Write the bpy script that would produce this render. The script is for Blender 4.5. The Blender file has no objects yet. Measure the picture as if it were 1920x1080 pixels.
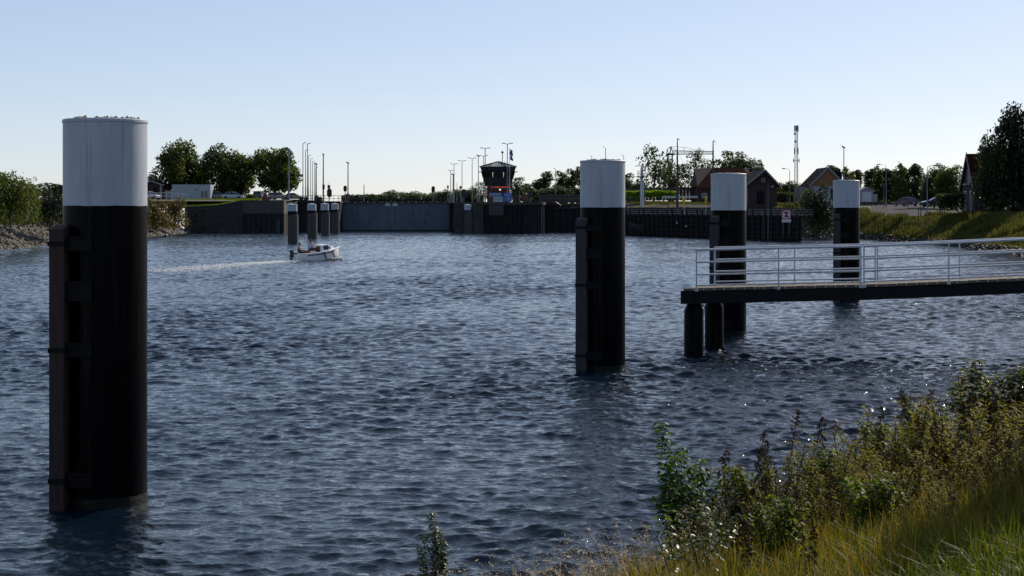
import bpy, bmesh, math, random
import numpy as np
from mathutils import Vector, Matrix

# ------------------------------------------------------------------ camera, sky, sun
SC = bpy.context.scene
COL = SC.collection
F, HOR, EYE = 2860.0, 391.0, 4.3          # focal length in photo pixels, eye line, eye height over the water
R = math.radians
cam_d = bpy.data.cameras.new('camera'); cam = bpy.data.objects.new('camera', cam_d); COL.objects.link(cam)
cam.location = (0, 0, EYE); cam.rotation_euler = (R(90), 0, 0)
cam_d.sensor_width = 36.0; cam_d.lens = 36.0 * F / 1920.0
cam_d.shift_y = -(540 - HOR) / 1920.0
cam_d.clip_start = 0.1; cam_d.clip_end = 20000
SC.camera = cam
SUN_AZ, SUN_EL = 38.0, 35.0               # degrees right of the view axis, degrees above the horizon
world = bpy.data.worlds.new('World'); SC.world = world; world.use_nodes = True
wn = world.node_tree.nodes; wl = world.node_tree.links; wn.clear()
sky = wn.new('ShaderNodeTexSky'); sky.sky_type = 'NISHITA'; sky.sun_disc = False
sky.sun_elevation = R(SUN_EL); sky.sun_rotation = R(SUN_AZ)
sky.air_density = 0.7; sky.dust_density = 0.4; sky.ozone_density = 4.0; sky.altitude = 0
bgn = wn.new('ShaderNodeBackground'); bgn.inputs['Strength'].default_value = 0.12
wo = wn.new('ShaderNodeOutputWorld')
gam = wn.new('ShaderNodeGamma'); gam.inputs[1].default_value = 0.5
tint = wn.new('ShaderNodeVectorMath'); tint.operation = 'MULTIPLY'; tint.inputs[1].default_value = (2.50, 2.40, 2.42)
wl.new(sky.outputs[0], gam.inputs[0]); hsv = wn.new('ShaderNodeHueSaturation'); hsv.inputs['Saturation'].default_value = 1.18; wl.new(gam.outputs[0], hsv.inputs['Color']); wl.new(hsv.outputs[0], tint.inputs[0]); wl.new(tint.outputs[0], bgn.inputs[0])
wl.new(bgn.outputs[0], wo.inputs[0])
sd = bpy.data.lights.new('sun', 'SUN'); sd.energy = 5.0; sd.angle = R(0.5); sd.color = (1.0, 0.90, 0.76)
sun = bpy.data.objects.new('sun', sd); COL.objects.link(sun)
sv = Vector((math.sin(R(SUN_AZ)) * math.cos(R(SUN_EL)), math.cos(R(SUN_AZ)) * math.cos(R(SUN_EL)), math.sin(R(SUN_EL))))
sun.rotation_euler = sv.to_track_quat('Z', 'Y').to_euler(); sun.location = sv * 400
SC.view_settings.view_transform = 'Standard'; SC.view_settings.look = 'None'
SC.view_settings.exposure = 0.12; SC.view_settings.gamma = 1.0
SC.render.engine = 'CYCLES'

# ------------------------------------------------------------------ helpers
rnd = random.Random(7); nrs = np.random.RandomState(11)
def W(px, py, Y): return Vector(((px - 960) / F * Y, Y, EYE - (py - HOR) / F * Y))
def S(p, Y): return p * Y / F
def tag(o, label=None, cat=None, group=None, kind=None):
    if label: o['label'] = label
    if cat: o['category'] = cat
    if group: o['group'] = group
    if kind: o['kind'] = kind
    return o
def thing(name, loc, label, cat, group=None, rz=0.0, sc=None):
    o = bpy.data.objects.new(name, None); COL.objects.link(o)
    o.location = loc; o.rotation_euler = (0, 0, rz); o.empty_display_size = 0.3
    if sc: o.scale = (sc, sc, sc) if not hasattr(sc, '__len__') else sc
    return tag(o, label, cat, group)
def link(name, me, mat, parent=None):
    o = bpy.data.objects.new(name, me); COL.objects.link(o)
    for m in (mat if isinstance(mat, (list, tuple)) else [mat]):
        if len(me.materials) < 8 and m.name not in [k.name for k in me.materials]: me.materials.append(m)
    if parent: o.parent = parent
    return o
def kids(o): return [c for c in COL.objects if c.parent == o]
def dup(root, loc, rz=None, label=None, group=None, sc=None):
    r = root.copy(); COL.objects.link(r); r.location = loc
    if rz is not None: r.rotation_euler = (0, 0, rz)
    if sc is not None: r.scale = (sc, sc, sc) if not hasattr(sc, '__len__') else sc
    if label: r['label'] = label
    if group: r['group'] = group
    for ch in list(root.children):
        c = ch.copy(); COL.objects.link(c); c.parent = r
        for g in list(ch.children):
            d = g.copy(); COL.objects.link(d); d.parent = c
    return r
class MB:
    """collects shapes into one mesh; o = offset taken off every point (thing's base)"""
    def __init__(s, o=(0, 0, 0)): s.v = []; s.f = []; s.o = Vector(o); s.mi = []; s.m = 0
    def add(s, vs, fs):
        b = len(s.v); s.v += [tuple(Vector(p) - s.o) for p in vs]; s.f += [tuple(i + b for i in f) for f in fs]; s.mi += [s.m] * len(fs)
        return s
    def box(s, lo, hi):
        x0, y0, z0 = lo; x1, y1, z1 = hi
        return s.add([(x0,y0,z0),(x1,y0,z0),(x1,y1,z0),(x0,y1,z0),(x0,y0,z1),(x1,y0,z1),(x1,y1,z1),(x0,y1,z1)],
                     [(0,3,2,1),(4,5,6,7),(0,1,5,4),(1,2,6,5),(2,3,7,6),(3,0,4,7)])
    def cbox(s, c, size): return s.box([c[i] - size[i] / 2 for i in range(3)], [c[i] + size[i] / 2 for i in range(3)])
    def obox(s, c, ax, ay, az):
        c, ax, ay, az = map(Vector, (c, ax, ay, az))
        return s.add([c-ax-ay-az,c+ax-ay-az,c+ax+ay-az,c-ax+ay-az,c-ax-ay+az,c+ax-ay+az,c+ax+ay+az,c-ax+ay+az],
                     [(0,3,2,1),(4,5,6,7),(0,1,5,4),(1,2,6,5),(2,3,7,6),(3,0,4,7)])
    def rings(s, rs, cap0=True, cap1=True):
        n = len(rs[0]); vs = [p for r in rs for p in r]; fs = []
        for k in range(len(rs) - 1):
            for i in range(n):
                j = (i + 1) % n; fs.append((k*n+i, k*n+j, (k+1)*n+j, (k+1)*n+i))
        if cap0: fs.append(tuple(range(n - 1, -1, -1)))
        if cap1: fs.append(tuple(range((len(rs) - 1) * n, len(rs) * n)))
        return s.add(vs, fs)
    def lathe(s, c, prof, n=24, cap0=True, cap1=True, ph=0.0):
        c = Vector(c)
        return s.rings([[c + Vector((r * math.cos(ph + 2*math.pi*i/n), r * math.sin(ph + 2*math.pi*i/n), z)) for i in range(n)] for r, z in prof], cap0, cap1)
    def tube(s, pts, r, n=8, r1=None):
        pts = [Vector(p) for p in pts]; rs = []; up = None
        for k, p in enumerate(pts):
            t = (pts[min(k+1, len(pts)-1)] - pts[max(k-1, 0)]).normalized()
            if up is None: up = Vector((0,0,1)) if abs(t.z) < 0.9 else Vector((1,0,0))
            a = t.cross(up).normalized(); b = a.cross(t).normalized()   # ring turns counter-clockwise round t
            rr = r if r1 is None else r + (r1 - r) * k / (len(pts) - 1)
            rs.append([p + (b * math.cos(2*math.pi*i/n) + a * math.sin(2*math.pi*i/n)) * rr for i in range(n)])
        rs = [list(reversed(q)) for q in rs]
        return s.rings(rs)
    def prism(s, pts, d):
        """closed outline swept by vector d"""
        d = Vector(d); pts = [Vector(p) for p in pts]; n = len(pts)
        fs = [tuple(range(n - 1, -1, -1)), tuple(range(n, 2 * n))] + [(i, (i+1) % n, n + (i+1) % n, n + i) for i in range(n)]
        return s.add(pts + [p + d for p in pts], fs)
    def build(s, name, mat, parent=None, smooth=False):
        me = bpy.data.meshes.new(name); me.from_pydata(s.v, [], s.f); me.update()
        bm = bmesh.new(); bm.from_mesh(me); bmesh.ops.recalc_face_normals(bm, faces=bm.faces); bm.to_mesh(me); bm.free()
        if any(s.mi): me.polygons.foreach_set('material_index', s.mi)
        o = link(name, me, mat, parent)
        if smooth:
            me.polygons.foreach_set('use_smooth', [True] * len(me.polygons))
            me.set_sharp_from_angle(angle=R(38))
        return o
def np_mesh(name, V, FS, smooth=False, rndattr=None):
    """V (n,3) float, FS (m,k) int with k = 3 or 4; rndattr: a random number per vertex for colour variety"""
    me = bpy.data.meshes.new(name); n = len(V); m, k = FS.shape
    me.vertices.add(n); me.vertices.foreach_set('co', np.asarray(V, np.float32).ravel())
    me.loops.add(m * k); me.loops.foreach_set('vertex_index', FS.astype(np.int32).ravel())
    me.polygons.add(m); me.polygons.foreach_set('loop_start', np.arange(0, m * k, k, dtype=np.int32))
    if smooth: me.polygons.foreach_set('use_smooth', np.ones(m, bool))
    if rndattr is not None:
        a = me.attributes.new('variety', 'FLOAT', 'POINT'); a.data.foreach_set('value', np.asarray(rndattr, np.float32))
    me.update(calc_edges=True); me.validate()
    return me
def text_mesh(txt, size, depth=0.004):
    cu = bpy.data.curves.new('lettering', 'FONT'); cu.body = txt; cu.size = size; cu.extrude = depth; cu.align_x = 'CENTER'; cu.align_y = 'CENTER'; cu.resolution_u = 2
    o = bpy.data.objects.new('lettering', cu); COL.objects.link(o)
    bpy.context.view_layer.update()
    me = bpy.data.meshes.new_from_object(o.evaluated_get(bpy.context.evaluated_depsgraph_get()))
    bpy.data.objects.remove(o); bpy.data.curves.remove(cu); me.materials.clear()
    return me
def lettering(name, txt, size, mat, parent, loc, rz=0.0, depth=0.01):
    """upright lettering facing -Y (local to its parent)"""
    me = text_mesh(txt, size, depth); o = link(name, me, mat, parent); o.location = loc; o.rotation_euler = (R(90), 0, rz); return o

# ------------------------------------------------------------------ materials
def mk(name):
    m = bpy.data.materials.new(name); m.use_nodes = True; nt = m.node_tree; nt.nodes.clear()
    return m, nt.nodes, nt.links
def M(name, col, rough=0.6, var=0.25, scale=4.0, metal=0.0, bump=0.0, bscale=30.0, stretch=(1,1,1), spec=0.5, col2=None, thr=None, coat=0.0, streak=None, slo=.58, shi=.75, sstretch=(9, 9, .35)):
    """painted / raw surface with blotchy wear: col varied by noise, optionally towards col2"""
    m, N, L = mk(name)
    out = N.new('ShaderNodeOutputMaterial'); p = N.new('ShaderNodeBsdfPrincipled'); L.new(p.outputs[0], out.inputs[0])
    p.inputs['Roughness'].default_value = rough; p.inputs['Metallic'].default_value = metal
    p.inputs['Specular IOR Level'].default_value = spec; p.inputs['Coat Weight'].default_value = coat
    tc = N.new('ShaderNodeTexCoord'); mp = N.new('ShaderNodeMapping'); mp.inputs['Scale'].default_value = stretch
    L.new(tc.outputs['Object'], mp.inputs[0])
    nz = N.new('ShaderNodeTexNoise'); nz.inputs['Scale'].default_value = scale; nz.inputs['Detail'].default_value = 6; nz.inputs['Roughness'].default_value = 0.65
    L.new(mp.outputs[0], nz.inputs['Vector'])
    cr = N.new('ShaderNodeValToRGB'); e = cr.color_ramp.elements
    c2 = col2 if col2 else tuple(c * (1 + var) for c in col)
    c1 = col if col2 else tuple(c * (1 - var) for c in col)
    lo, hi = thr if thr else (0.3, 0.7)
    e[0].position = lo; e[1].position = hi; e[0].color = (*c1, 1); e[1].color = (*[min(1, c) for c in c2], 1)
    L.new(nz.outputs['Fac'], cr.inputs[0]); colour = cr.outputs[0]
    if streak:
        m2 = N.new('ShaderNodeMapping'); m2.inputs['Scale'].default_value = sstretch; L.new(tc.outputs['Object'], m2.inputs[0])
        n3 = N.new('ShaderNodeTexNoise'); n3.inputs['Scale'].default_value = 1.6; n3.inputs['Detail'].default_value = 7; n3.inputs['Roughness'].default_value = 0.7; L.new(m2.outputs[0], n3.inputs['Vector'])
        r3 = N.new('ShaderNodeValToRGB'); r3.color_ramp.elements[0].position = slo; r3.color_ramp.elements[1].position = shi; L.new(n3.outputs['Fac'], r3.inputs[0])
        mxc = N.new('ShaderNodeMixRGB'); mxc.inputs[2].default_value = (*streak, 1); L.new(r3.outputs[0], mxc.inputs[0]); L.new(colour, mxc.inputs[1]); colour = mxc.outputs[0]
    L.new(colour, p.inputs['Base Color'])
    if bump:
        n2 = N.new('ShaderNodeTexNoise'); n2.inputs['Scale'].default_value = bscale; n2.inputs['Detail'].default_value = 4; L.new(mp.outputs[0], n2.inputs['Vector'])
        b = N.new('ShaderNodeBump'); b.inputs['Strength'].default_value = bump; b.inputs['Distance'].default_value = 0.05
        L.new(n2.outputs['Fac'], b.inputs['Height']); L.new(b.outputs[0], p.inputs['Normal'])
    return m
def leafmat(name, cols, trans=0.45, rough=0.5, spec=0.3):
    """leaf: colour by its own random number; light passes through"""
    m, N, L = mk(name)
    out = N.new('ShaderNodeOutputMaterial'); p = N.new('ShaderNodeBsdfPrincipled'); t = N.new('ShaderNodeBsdfTranslucent'); mx = N.new('ShaderNodeMixShader')
    at = N.new('ShaderNodeAttribute'); at.attribute_name = 'variety'
    cr = N.new('ShaderNodeValToRGB'); el = cr.color_ramp.elements
    while len(el) < len(cols): el.new(0.5)
    for i, c in enumerate(cols): el[i].position = i / max(1, len(cols) - 1); el[i].color = (*c, 1)
    L.new(at.outputs['Fac'], cr.inputs[0]); L.new(cr.outputs[0], p.inputs['Base Color'])
    hs = N.new('ShaderNodeHueSaturation'); hs.inputs['Value'].default_value = 1.5; hs.inputs['Hue'].default_value = 0.485; hs.inputs['Saturation'].default_value = 1.1
    L.new(cr.outputs[0], hs.inputs['Color']); L.new(hs.outputs[0], t.inputs['Color'])
    p.inputs['Roughness'].default_value = rough; p.inputs['Specular IOR Level'].default_value = spec
    mx.inputs[0].default_value = trans; L.new(p.outputs[0], mx.inputs[1]); L.new(t.outputs[0], mx.inputs[2]); L.new(mx.outputs[0], out.inputs[0])
    return m
def emitmat(name, col, st):
    m, N, L = mk(name); out = N.new('ShaderNodeOutputMaterial'); e = N.new('ShaderNodeEmission'); e.inputs[0].default_value = (*col, 1); e.inputs[1].default_value = st
    L.new(e.outputs[0], out.inputs[0]); return m
def glassmat(name, tint=(0.8, 0.9, 0.88)):
    m, N, L = mk(name); out = N.new('ShaderNodeOutputMaterial'); t = N.new('ShaderNodeBsdfTransparent'); t.inputs[0].default_value = (*tint, 1)
    g = N.new('ShaderNodeBsdfGlossy'); g.inputs['Roughness'].default_value = 0.02; fr = N.new('ShaderNodeFresnel'); fr.inputs[0].default_value = 1.45
    mx = N.new('ShaderNodeMixShader'); L.new(fr.outputs[0], mx.inputs[0]); L.new(t.outputs[0], mx.inputs[1]); L.new(g.outputs[0], mx.inputs[2]); L.new(mx.outputs[0], out.inputs[0])
    return m

m_pilewhite = M('white_pile_paint', (0.33, 0.355, 0.40), 0.5, 0.12, 1.6, stretch=(2, 2, 0.5), bump=0.05, bscale=6, streak=(0.13, 0.115, 0.10), slo=.56, shi=.80)
m_pileblack = M('black_pile_paint', (0.0011, 0.0012, 0.0019), 0.32, 0.4, 2.0, stretch=(2, 2, 0.4), bump=0.06, bscale=8, spec=0.05, streak=(0.016, 0.012, 0.010), slo=.54, shi=.72)
m_steel = M('black_steel', (0.005, 0.005, 0.006), 0.55, 0.4, 6, spec=0.12)
m_redwood = M('red_brown_timber', (0.030, 0.014, 0.011), 0.85, 0.45, 5, stretch=(6, 6, 0.35), bump=0.3, bscale=8)
m_greywood = M('grey_timber', (0.026, 0.027, 0.030), 0.85, 0.4, 5, stretch=(6, 6, 0.35), bump=0.3, bscale=8)
m_graf = M('graffiti_paint', (0.008, 0.008, 0.009), 0.6, 0.1)
m_dropping = M('bird_dropping', (0.25, 0.23, 0.19), 0.9, 0.6, 40, bump=0.5)
m_algae = M('waterline_algae', (0.004, 0.006, 0.003), 0.6, 0.6, 14, bump=0.4, spec=0.2)

# ------------------------------------------------------------------ the water: one sheet of wind chop
def wave_field(X, Y, dy):
    rs = np.random.RandomState(5); Z = np.zeros_like(X); DX = np.zeros_like(X); DY = np.zeros_like(X)
    n = 130
    lam = np.exp(rs.uniform(np.log(0.11), np.log(1.5), n))
    th = R(-97) + rs.normal(0, R(30), n)           # the chop runs towards the camera, a little to the left
    ph = rs.uniform(0, 2 * np.pi, n)
    slope = 0.33 * np.sqrt(2.0 / n) * np.where(lam < .65, 1.2, 0.55)
    # patches of stronger and weaker ripple
    gust = 0.88 + 0.34 * np.sin(X * 0.16 + 0.9 * np.sin(Y * 0.05) + Y * 0.07) * np.sin(Y * 0.11 - X * 0.05 + 1.3) + 0.16 * np.sin(X * .41 - Y * .3)
    for i in range(n):
        k = 2 * np.pi / lam[i]; a = slope[i] / k
        kx, ky = k * np.cos(th[i]), k * np.sin(th[i])
        A = a * np.clip((lam[i] / dy - 2.0) / 1.5, 0, 1)
        q = X * kx + Y * ky + ph[i]
        c = np.cos(q); s_ = np.sin(q)
        Z += A * c; DX -= A * np.cos(th[i]) * s_; DY -= A * np.sin(th[i]) * s_
    return Z * gust, DX * gust, DY * gust
def build_water():
    ys = [9.0]
    while ys[-1] < 322: ys.append(ys[-1] + min(0.30, max(0.034, 0.0015 * ys[-1])))
    ys = np.array(ys); nc = 1150
    hw = np.minimum(0.44 * ys + 9, 66.0)
    u = np.linspace(-1, 1, nc)
    X = hw[:, None] * u[None, :] - np.where(hw > 60, 0, 0)[:, None]; Y = np.repeat(ys[:, None], nc, 1)
    dy = np.repeat(np.gradient(ys)[:, None], nc, 1); dyx = np.maximum(dy, np.repeat((hw * 2 / nc)[:, None], nc, 1))
    Z, DX, DY = wave_field(X, Y, dyx)
    fade = np.clip((321 - Y) / 10, 0, 1)
    V = np.stack([X + DX * 0.8, Y + DY * 0.8, Z * fade], -1).reshape(-1, 3)
    r, c = len(ys), nc
    i = (np.arange(r - 1)[:, None] * c + np.arange(c - 1)[None, :]).ravel()
    FS = np.stack([i, i + 1, i + c + 1, i + c], -1)
    me = np_mesh('water', V, FS, smooth=True)
    m, N, L = mk('canal_water')
    out = N.new('ShaderNodeOutputMaterial'); p = N.new('ShaderNodeBsdfPrincipled'); L.new(p.outputs[0], out.inputs[0])
    p.inputs['Base Color'].default_value = (0.003, 0.008, 0.015, 1); p.inputs['Roughness'].default_value = 0.035; p.inputs['IOR'].default_value = 1.38
    tc = N.new('ShaderNodeTexCoord'); mp = N.new('ShaderNodeMapping'); mp.inputs['Scale'].default_value = (0.8, 1.25, 1); L.new(tc.outputs['Object'], mp.inputs[0])
    n1 = N.new('ShaderNodeTexNoise'); n1.inputs['Scale'].default_value = 8.5; n1.inputs['Detail'].default_value = 5; n1.inputs['Roughness'].default_value = 0.6; n1.inputs['Distortion'].default_value = 0.6
    L.new(mp.outputs[0], n1.inputs['Vector'])
    n2 = N.new('ShaderNodeTexNoise'); n2.inputs['Scale'].default_value = 1.7; n2.inputs['Detail'].default_value = 3; L.new(mp.outputs[0], n2.inputs['Vector'])
    b2 = N.new('ShaderNodeBump'); b2.inputs['Strength'].default_value = 0.7; b2.inputs['Distance'].default_value = 0.12; L.new(n2.outputs['Fac'], b2.inputs['Height'])
    b = N.new('ShaderNodeBump'); b.inputs['Strength'].default_value = 0.65; b.inputs['Distance'].default_value = 0.034
    L.new(n1.outputs['Fac'], b.inputs['Height']); L.new(b2.outputs[0], b.inputs['Normal']); L.new(b.outputs[0], p.inputs['Normal'])
    return tag(link('water', me, m), kind='structure')
build_water()

# ------------------------------------------------------------------ mooring piles in the water
def mooring_pile(px, Yf, ztop, zband, wood, label, fa, letters=()):
    r = 0.6; Yc = Yf + r; X = (px - 960) / F * Yc
    t = thing('mooring_pile', (X, Yc, 0), label, 'mooring pile', 'black mooring piles with white tops')
    ns = 72; wob = lambda mb: [mb.v.__setitem__(i, (v[0], v[1], v[2] + .003 * math.sin(5 * math.atan2(v[1], v[0])) + .002 * math.sin(13 * math.atan2(v[1], v[0]) + px))) for i, v in enumerate(mb.v) if abs(v[2] - zband) < 1e-4]
    m = MB(); m.lathe((0, 0, 0), [(r, -2.0), (r, zband)], ns, True, False); wob(m)
    m.build('steel_tube', m_pileblack, t, True)
    m = MB(); m.lathe((0, 0, 0), [(r + .0015, zband), (r + .0015, ztop - .05), (r + .012, ztop - .048), (r + .012, ztop - .012), (r - .004, ztop)], ns, False, False); wob(m)
    m.lathe((0, 0, 0), [(r - .004, ztop - .03), (r - .2, ztop + .012), (.02, ztop + .02)], ns, False, True)
    cap = m.build('white_cap', m_pilewhite, t, True)
    m = MB(); m.tube([(-(r * .2), -(r * .982), zband + .02), (-(r * .2), -(r * .982), ztop - .06)], .004, 4); m.build('weld_seam', m_pilewhite, cap)
    m = MB(); rg = random.Random(int(px))
    for k in range(90):
        a = rg.uniform(0, 6.28); d = r * .82 * math.sqrt(rg.random()); h = rg.uniform(.012, .045); w = rg.uniform(.015, .05)
        c = Vector((d * math.cos(a), d * math.sin(a), ztop + .005))
        m.lathe(c, [(w, 0), (w * .8, h * .6), (w * .25, h)], 5, True, True, rg.random())
    m.build('bird_droppings', m_dropping, cap)['kind'] = 'stuff'
    # timber fender held off the tube by steel brackets
    ft = 4.07
    off, rot, w, dep = fa
    e = Vector((math.cos(R(rot)), math.sin(R(rot)), 0)); d = Vector((e.y, -e.x, 0))     # e across the fender face, d its outward face
    c = Vector((*off, 0)); bd = c.normalized(); be = Vector((-bd.y, bd.x, 0))
    m = MB(); bt = [c + d*dep - e*w, c + d*dep + e*w, c - d*dep + e*w, c - d*dep - e*w]
    z1 = [ft - .06, ft - .06, ft, ft]
    m.add([p + Vector((0, 0, -1.5)) for p in bt] + [p + Vector((0, 0, z)) for p, z in zip(bt, z1)],
          [(0,3,2,1),(4,5,6,7),(0,1,5,4),(1,2,6,5),(2,3,7,6),(3,0,4,7)])
    fen = m.build('timber_fender', wood, t)
    mod = fen.modifiers.new('edge', 'BEVEL'); mod.width = 0.012; mod.segments = 2
    zs = [3.8, 3.12, 2.28, .42]
    for z in zs:
        m = MB()
        if z != 3.12:
            m.obox(c + Vector((0, 0, z)), d * (dep + .014), e * (w + .014), Vector((0, 0, .035)))
        hh = .10 if z != 3.12 else .14
        x0, x1 = c.x + w * .6, min(c.x + w + .36, .1); yf = -math.sqrt(max(.02, r * r - min(x0, x1) ** 2)) if False else -math.sqrt(r * r - x1 * x1)
        m.box((x0, yf - .05, z - hh), (x1, yf + .12, z - hh + .025)); m.box((x0, yf - .05, z + hh - .025), (x1, yf + .12, z + hh))
        m.box((x0, yf - .012, z - hh + .026), (x1, yf + .1, z + hh - .026)); m.box((x1 + .001, yf - .05, z - hh), (x1 + .02, yf + .14, z + hh))
        m.build('bracket', m_steel, t)
    m = MB(); m.lathe((0, 0, 0), [(r + .012, -.5), (r + .010, .06), (r + .002, .14)], ns, False, False)
    m.build('algae_band', m_algae, t, True)
    return t, c, d, e, w, dep
mooring_pile(197.5, 21.8, 5.60, 4.34, m_redwood, 'nearest and largest black mooring pile with white top and red-brown timber fender, at far left', ((-.51, -.56), 0, .105, .15))
P2 = mooring_pile(1130, 40.2, 5.58, 4.33, m_greywood, 'black mooring pile with white top and grey graffitied fender, left of the gangway end', ((-.57, -.47), -18, .14, .16))
mooring_pile(1366, 51.6, 5.49, 4.24, m_greywood, 'black mooring pile with white top standing just behind the end of the gangway', ((-.53, -.50), -24, .15, .16))
mooring_pile(1587, 69.5, 5.59, 4.34, m_greywood, 'farthest black mooring pile with white top, behind the middle of the gangway railing', ((-.53, -.50), -24, .15, .16))
t, c, d, e, w, dep = P2
for word, z0, q in (('TABA', 1.72, .03), ('NCP', .92, -.06)):
    for k, ch in enumerate(word):
        me = text_mesh(ch, .26, .003); o = link('graffiti_letter', me, m_graf, t)
        n = d; o.matrix_local = Matrix.Translation(c + d * (dep + .004) + e * q + Vector((0, 0, z0 - k * .27))) @ Matrix((( e.x, 0, n.x, 0), (e.y, 0, n.y, 0), (0, 1, 0, 0), (0, 0, 0, 1)))

# ------------------------------------------------------------------ ground and banks
m_grass_soil = M('grassy_soil', (0.020, 0.028, 0.008), 0.9, col2=(0.055, 0.050, 0.016), scale=0.5, bump=0.8, bscale=3)
m_rubble_soil = M('rubble_soil', (0.035, 0.032, 0.024), 0.95, 0.5, 1.5, bump=1.0, bscale=4)
m_stone = M('riprap_stone', (0.085, 0.075, 0.062), 0.9, 0.45, 1.3, bump=0.4, bscale=8)
m_darkstone = M('wet_stone', (0.020, 0.019, 0.017), 0.8, 0.5, 2, bump=0.4)
m_asphalt = M('asphalt', (0.060, 0.054, 0.056), 1.0, 0.25, .5, bump=0.2, bscale=60, spec=0.05)
def terp(t, tab): return np.interp(t, [a for a, b in tab], [b for a, b in tab])
ZR = [(-400, 2.75), (30, 2.8), (60, 3.1), (120, 3.2), (192, 3.3), (212, 2.95), (232, 3.6), (262, 4.4), (285, 4.85), (300, 5.0), (3000, 5.0)]
ZL = [(-100, 3.3), (160, 3.3), (200, 4.0), (240, 5.0), (268, 5.6), (300, 5.65)]
def z_right(x, y):
    return terp(y, ZR) + 0.75 * np.clip((54 - x) / 8, 0, 1) * np.clip((y - 240) / 6, 0, 1)
SHORE = [(-60, -46, .72, -.70), (-18, -2.9, .72, -.70), (-2.7, 12.9, .718, -.696), (10, 26, .718, -.696), (19, 42, .88, -.47), (30, 70, .95, -.3), (42, 110, .98, -.2), (48, 150, 1, 0), (51, 190, 1, 0), (48.5, 212, 1, 0), (46.8, 232, 1, .05), (45.8, 238, .9, .4), (40, 246, .6, .8), (20, 264, .5, .85), (15.5, 268, .3, .95)]
def resample(st, step):
    out = []
    for a, b in zip(st[:-1], st[1:]):
        n = max(1, int(math.dist(a[:2], b[:2]) / step))
        for k in range(n): out.append([a[i] + (b[i] - a[i]) * k / n for i in range(4)])
    out.append(list(st[-1])); return np.array(out)
def strip_sheet(name, st, ds, hfun, mat):
    P = st[:, None, :2] + st[:, None, 2:4] * np.array(ds)[None, :, None]
    Z = hfun(P[..., 0], P[..., 1], np.broadcast_to(np.array(ds)[None, :], P.shape[:2]))
    V = np.concatenate([P, Z[..., None]], -1).reshape(-1, 3); r, c = P.shape[:2]
    i = (np.arange(r - 1)[:, None] * c + np.arange(c - 1)[None, :]).ravel()
    return tag(link(name, np_mesh(name, V, np.stack([i, i + c, i + c + 1, i + 1], -1), True), mat), kind='structure')
def bumpy(x, y, a): return a * (np.sin(x * 1.3 + 2 * np.sin(y * .37)) * np.sin(y * 0.9 + x * .4) + .6 * np.sin(x * 3.1 - y * 2.3) * np.sin(y * 2.7))
def h_right(x, y, d):
    sl = np.where(y < 60, .285, .43 + .3 * np.clip((y - 196) / 12, 0, 1))
    ramp = np.where(d < 0, d * .35, np.where(y > 236, 4.2 + .13 * d, d * sl)) - 0.1
    z = z_right(x, y)
    z = np.minimum(ramp, z - .25 * np.exp(-((ramp - z) / .5) ** 2))
    return z + bumpy(x, y, .05) * np.clip(d, 0, 1) * np.clip((12 - d) / 4, 0, 1)
DS_R = [-5, -2, -.6, 0, .6, 1.2, 1.8, 2.4, 3, 3.6, 4.2, 4.8, 5.4, 6, 6.6, 7.2, 7.8, 8.4, 9, 9.6, 10.2, 11, 12.5, 15, 20, 30, 50, 90, 180, 400]
strip_sheet('right_bank', resample(SHORE, 1.2), DS_R, h_right, m_grass_soil)
LSH = [(-50, 20, -1, 0), (-51, 120, -1, 0), (-52.4, 156, -1, 0), (-55, 183, -1, 0), (-55.4, 232, -1, 0), (-57, 262, -1, 0), (-57.6, 276, -1, 0)]
def h_left(x, y, d):
    ramp = np.where(d < 0, d * .4, d * .42) - .1
    z = terp(y, ZL); return np.minimum(ramp, z) + bumpy(x, y, .08) * np.clip(d, 0, 1) * np.clip((14 - d) / 4, 0, 1)
strip_sheet('left_bank', resample(LSH, 2.0), [-6, -2, -.5, 0, .7, 1.5, 2.3, 3.2, 4.2, 5.2, 6.5, 8, 10, 12, 14, 17, 25, 50, 120, 400], h_left, m_rubble_soil)
def quad_sheet(name, pts, faces, mat, kind='structure'):
    me = bpy.data.meshes.new(name); me.from_pydata([tuple(p) for p in pts], [], faces); me.update()
    return tag(link(name, me, mat), kind=kind)
quad_sheet('ground', [(-3000, 284, 6.0), (-40.4, 284, 6.0), (-40.4, 330, 5.9), (-11.5, 330, 5.3), (-11.5, 271.5, 5.3), (5.5, 271.5, 5.3), (8, 286, 5.3), (30, 286, 5.0), (60, 300, 4.98), (3000, 300, 4.95), (6000, 6000, 5.0), (-6000, 6000, 6.0)],
           [(0, 1, 2, 3, 4, 5, 6, 7, 8, 9, 10, 11)], m_grass_soil)
quad_sheet('car_park', [(-3000, 276, 5.0), (-58, 276, 5.63), (-40.4, 276, 5.63), (-40.4, 284, 6.004), (-58, 284, 6.004), (-3000, 284, 6.004), (-40.3, 292, 6.012), (-400, 292, 6.012)], [(1, 2, 3, 4), (0, 1, 4, 5), (5, 4, 3, 6, 7)], m_grass_soil)

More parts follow.
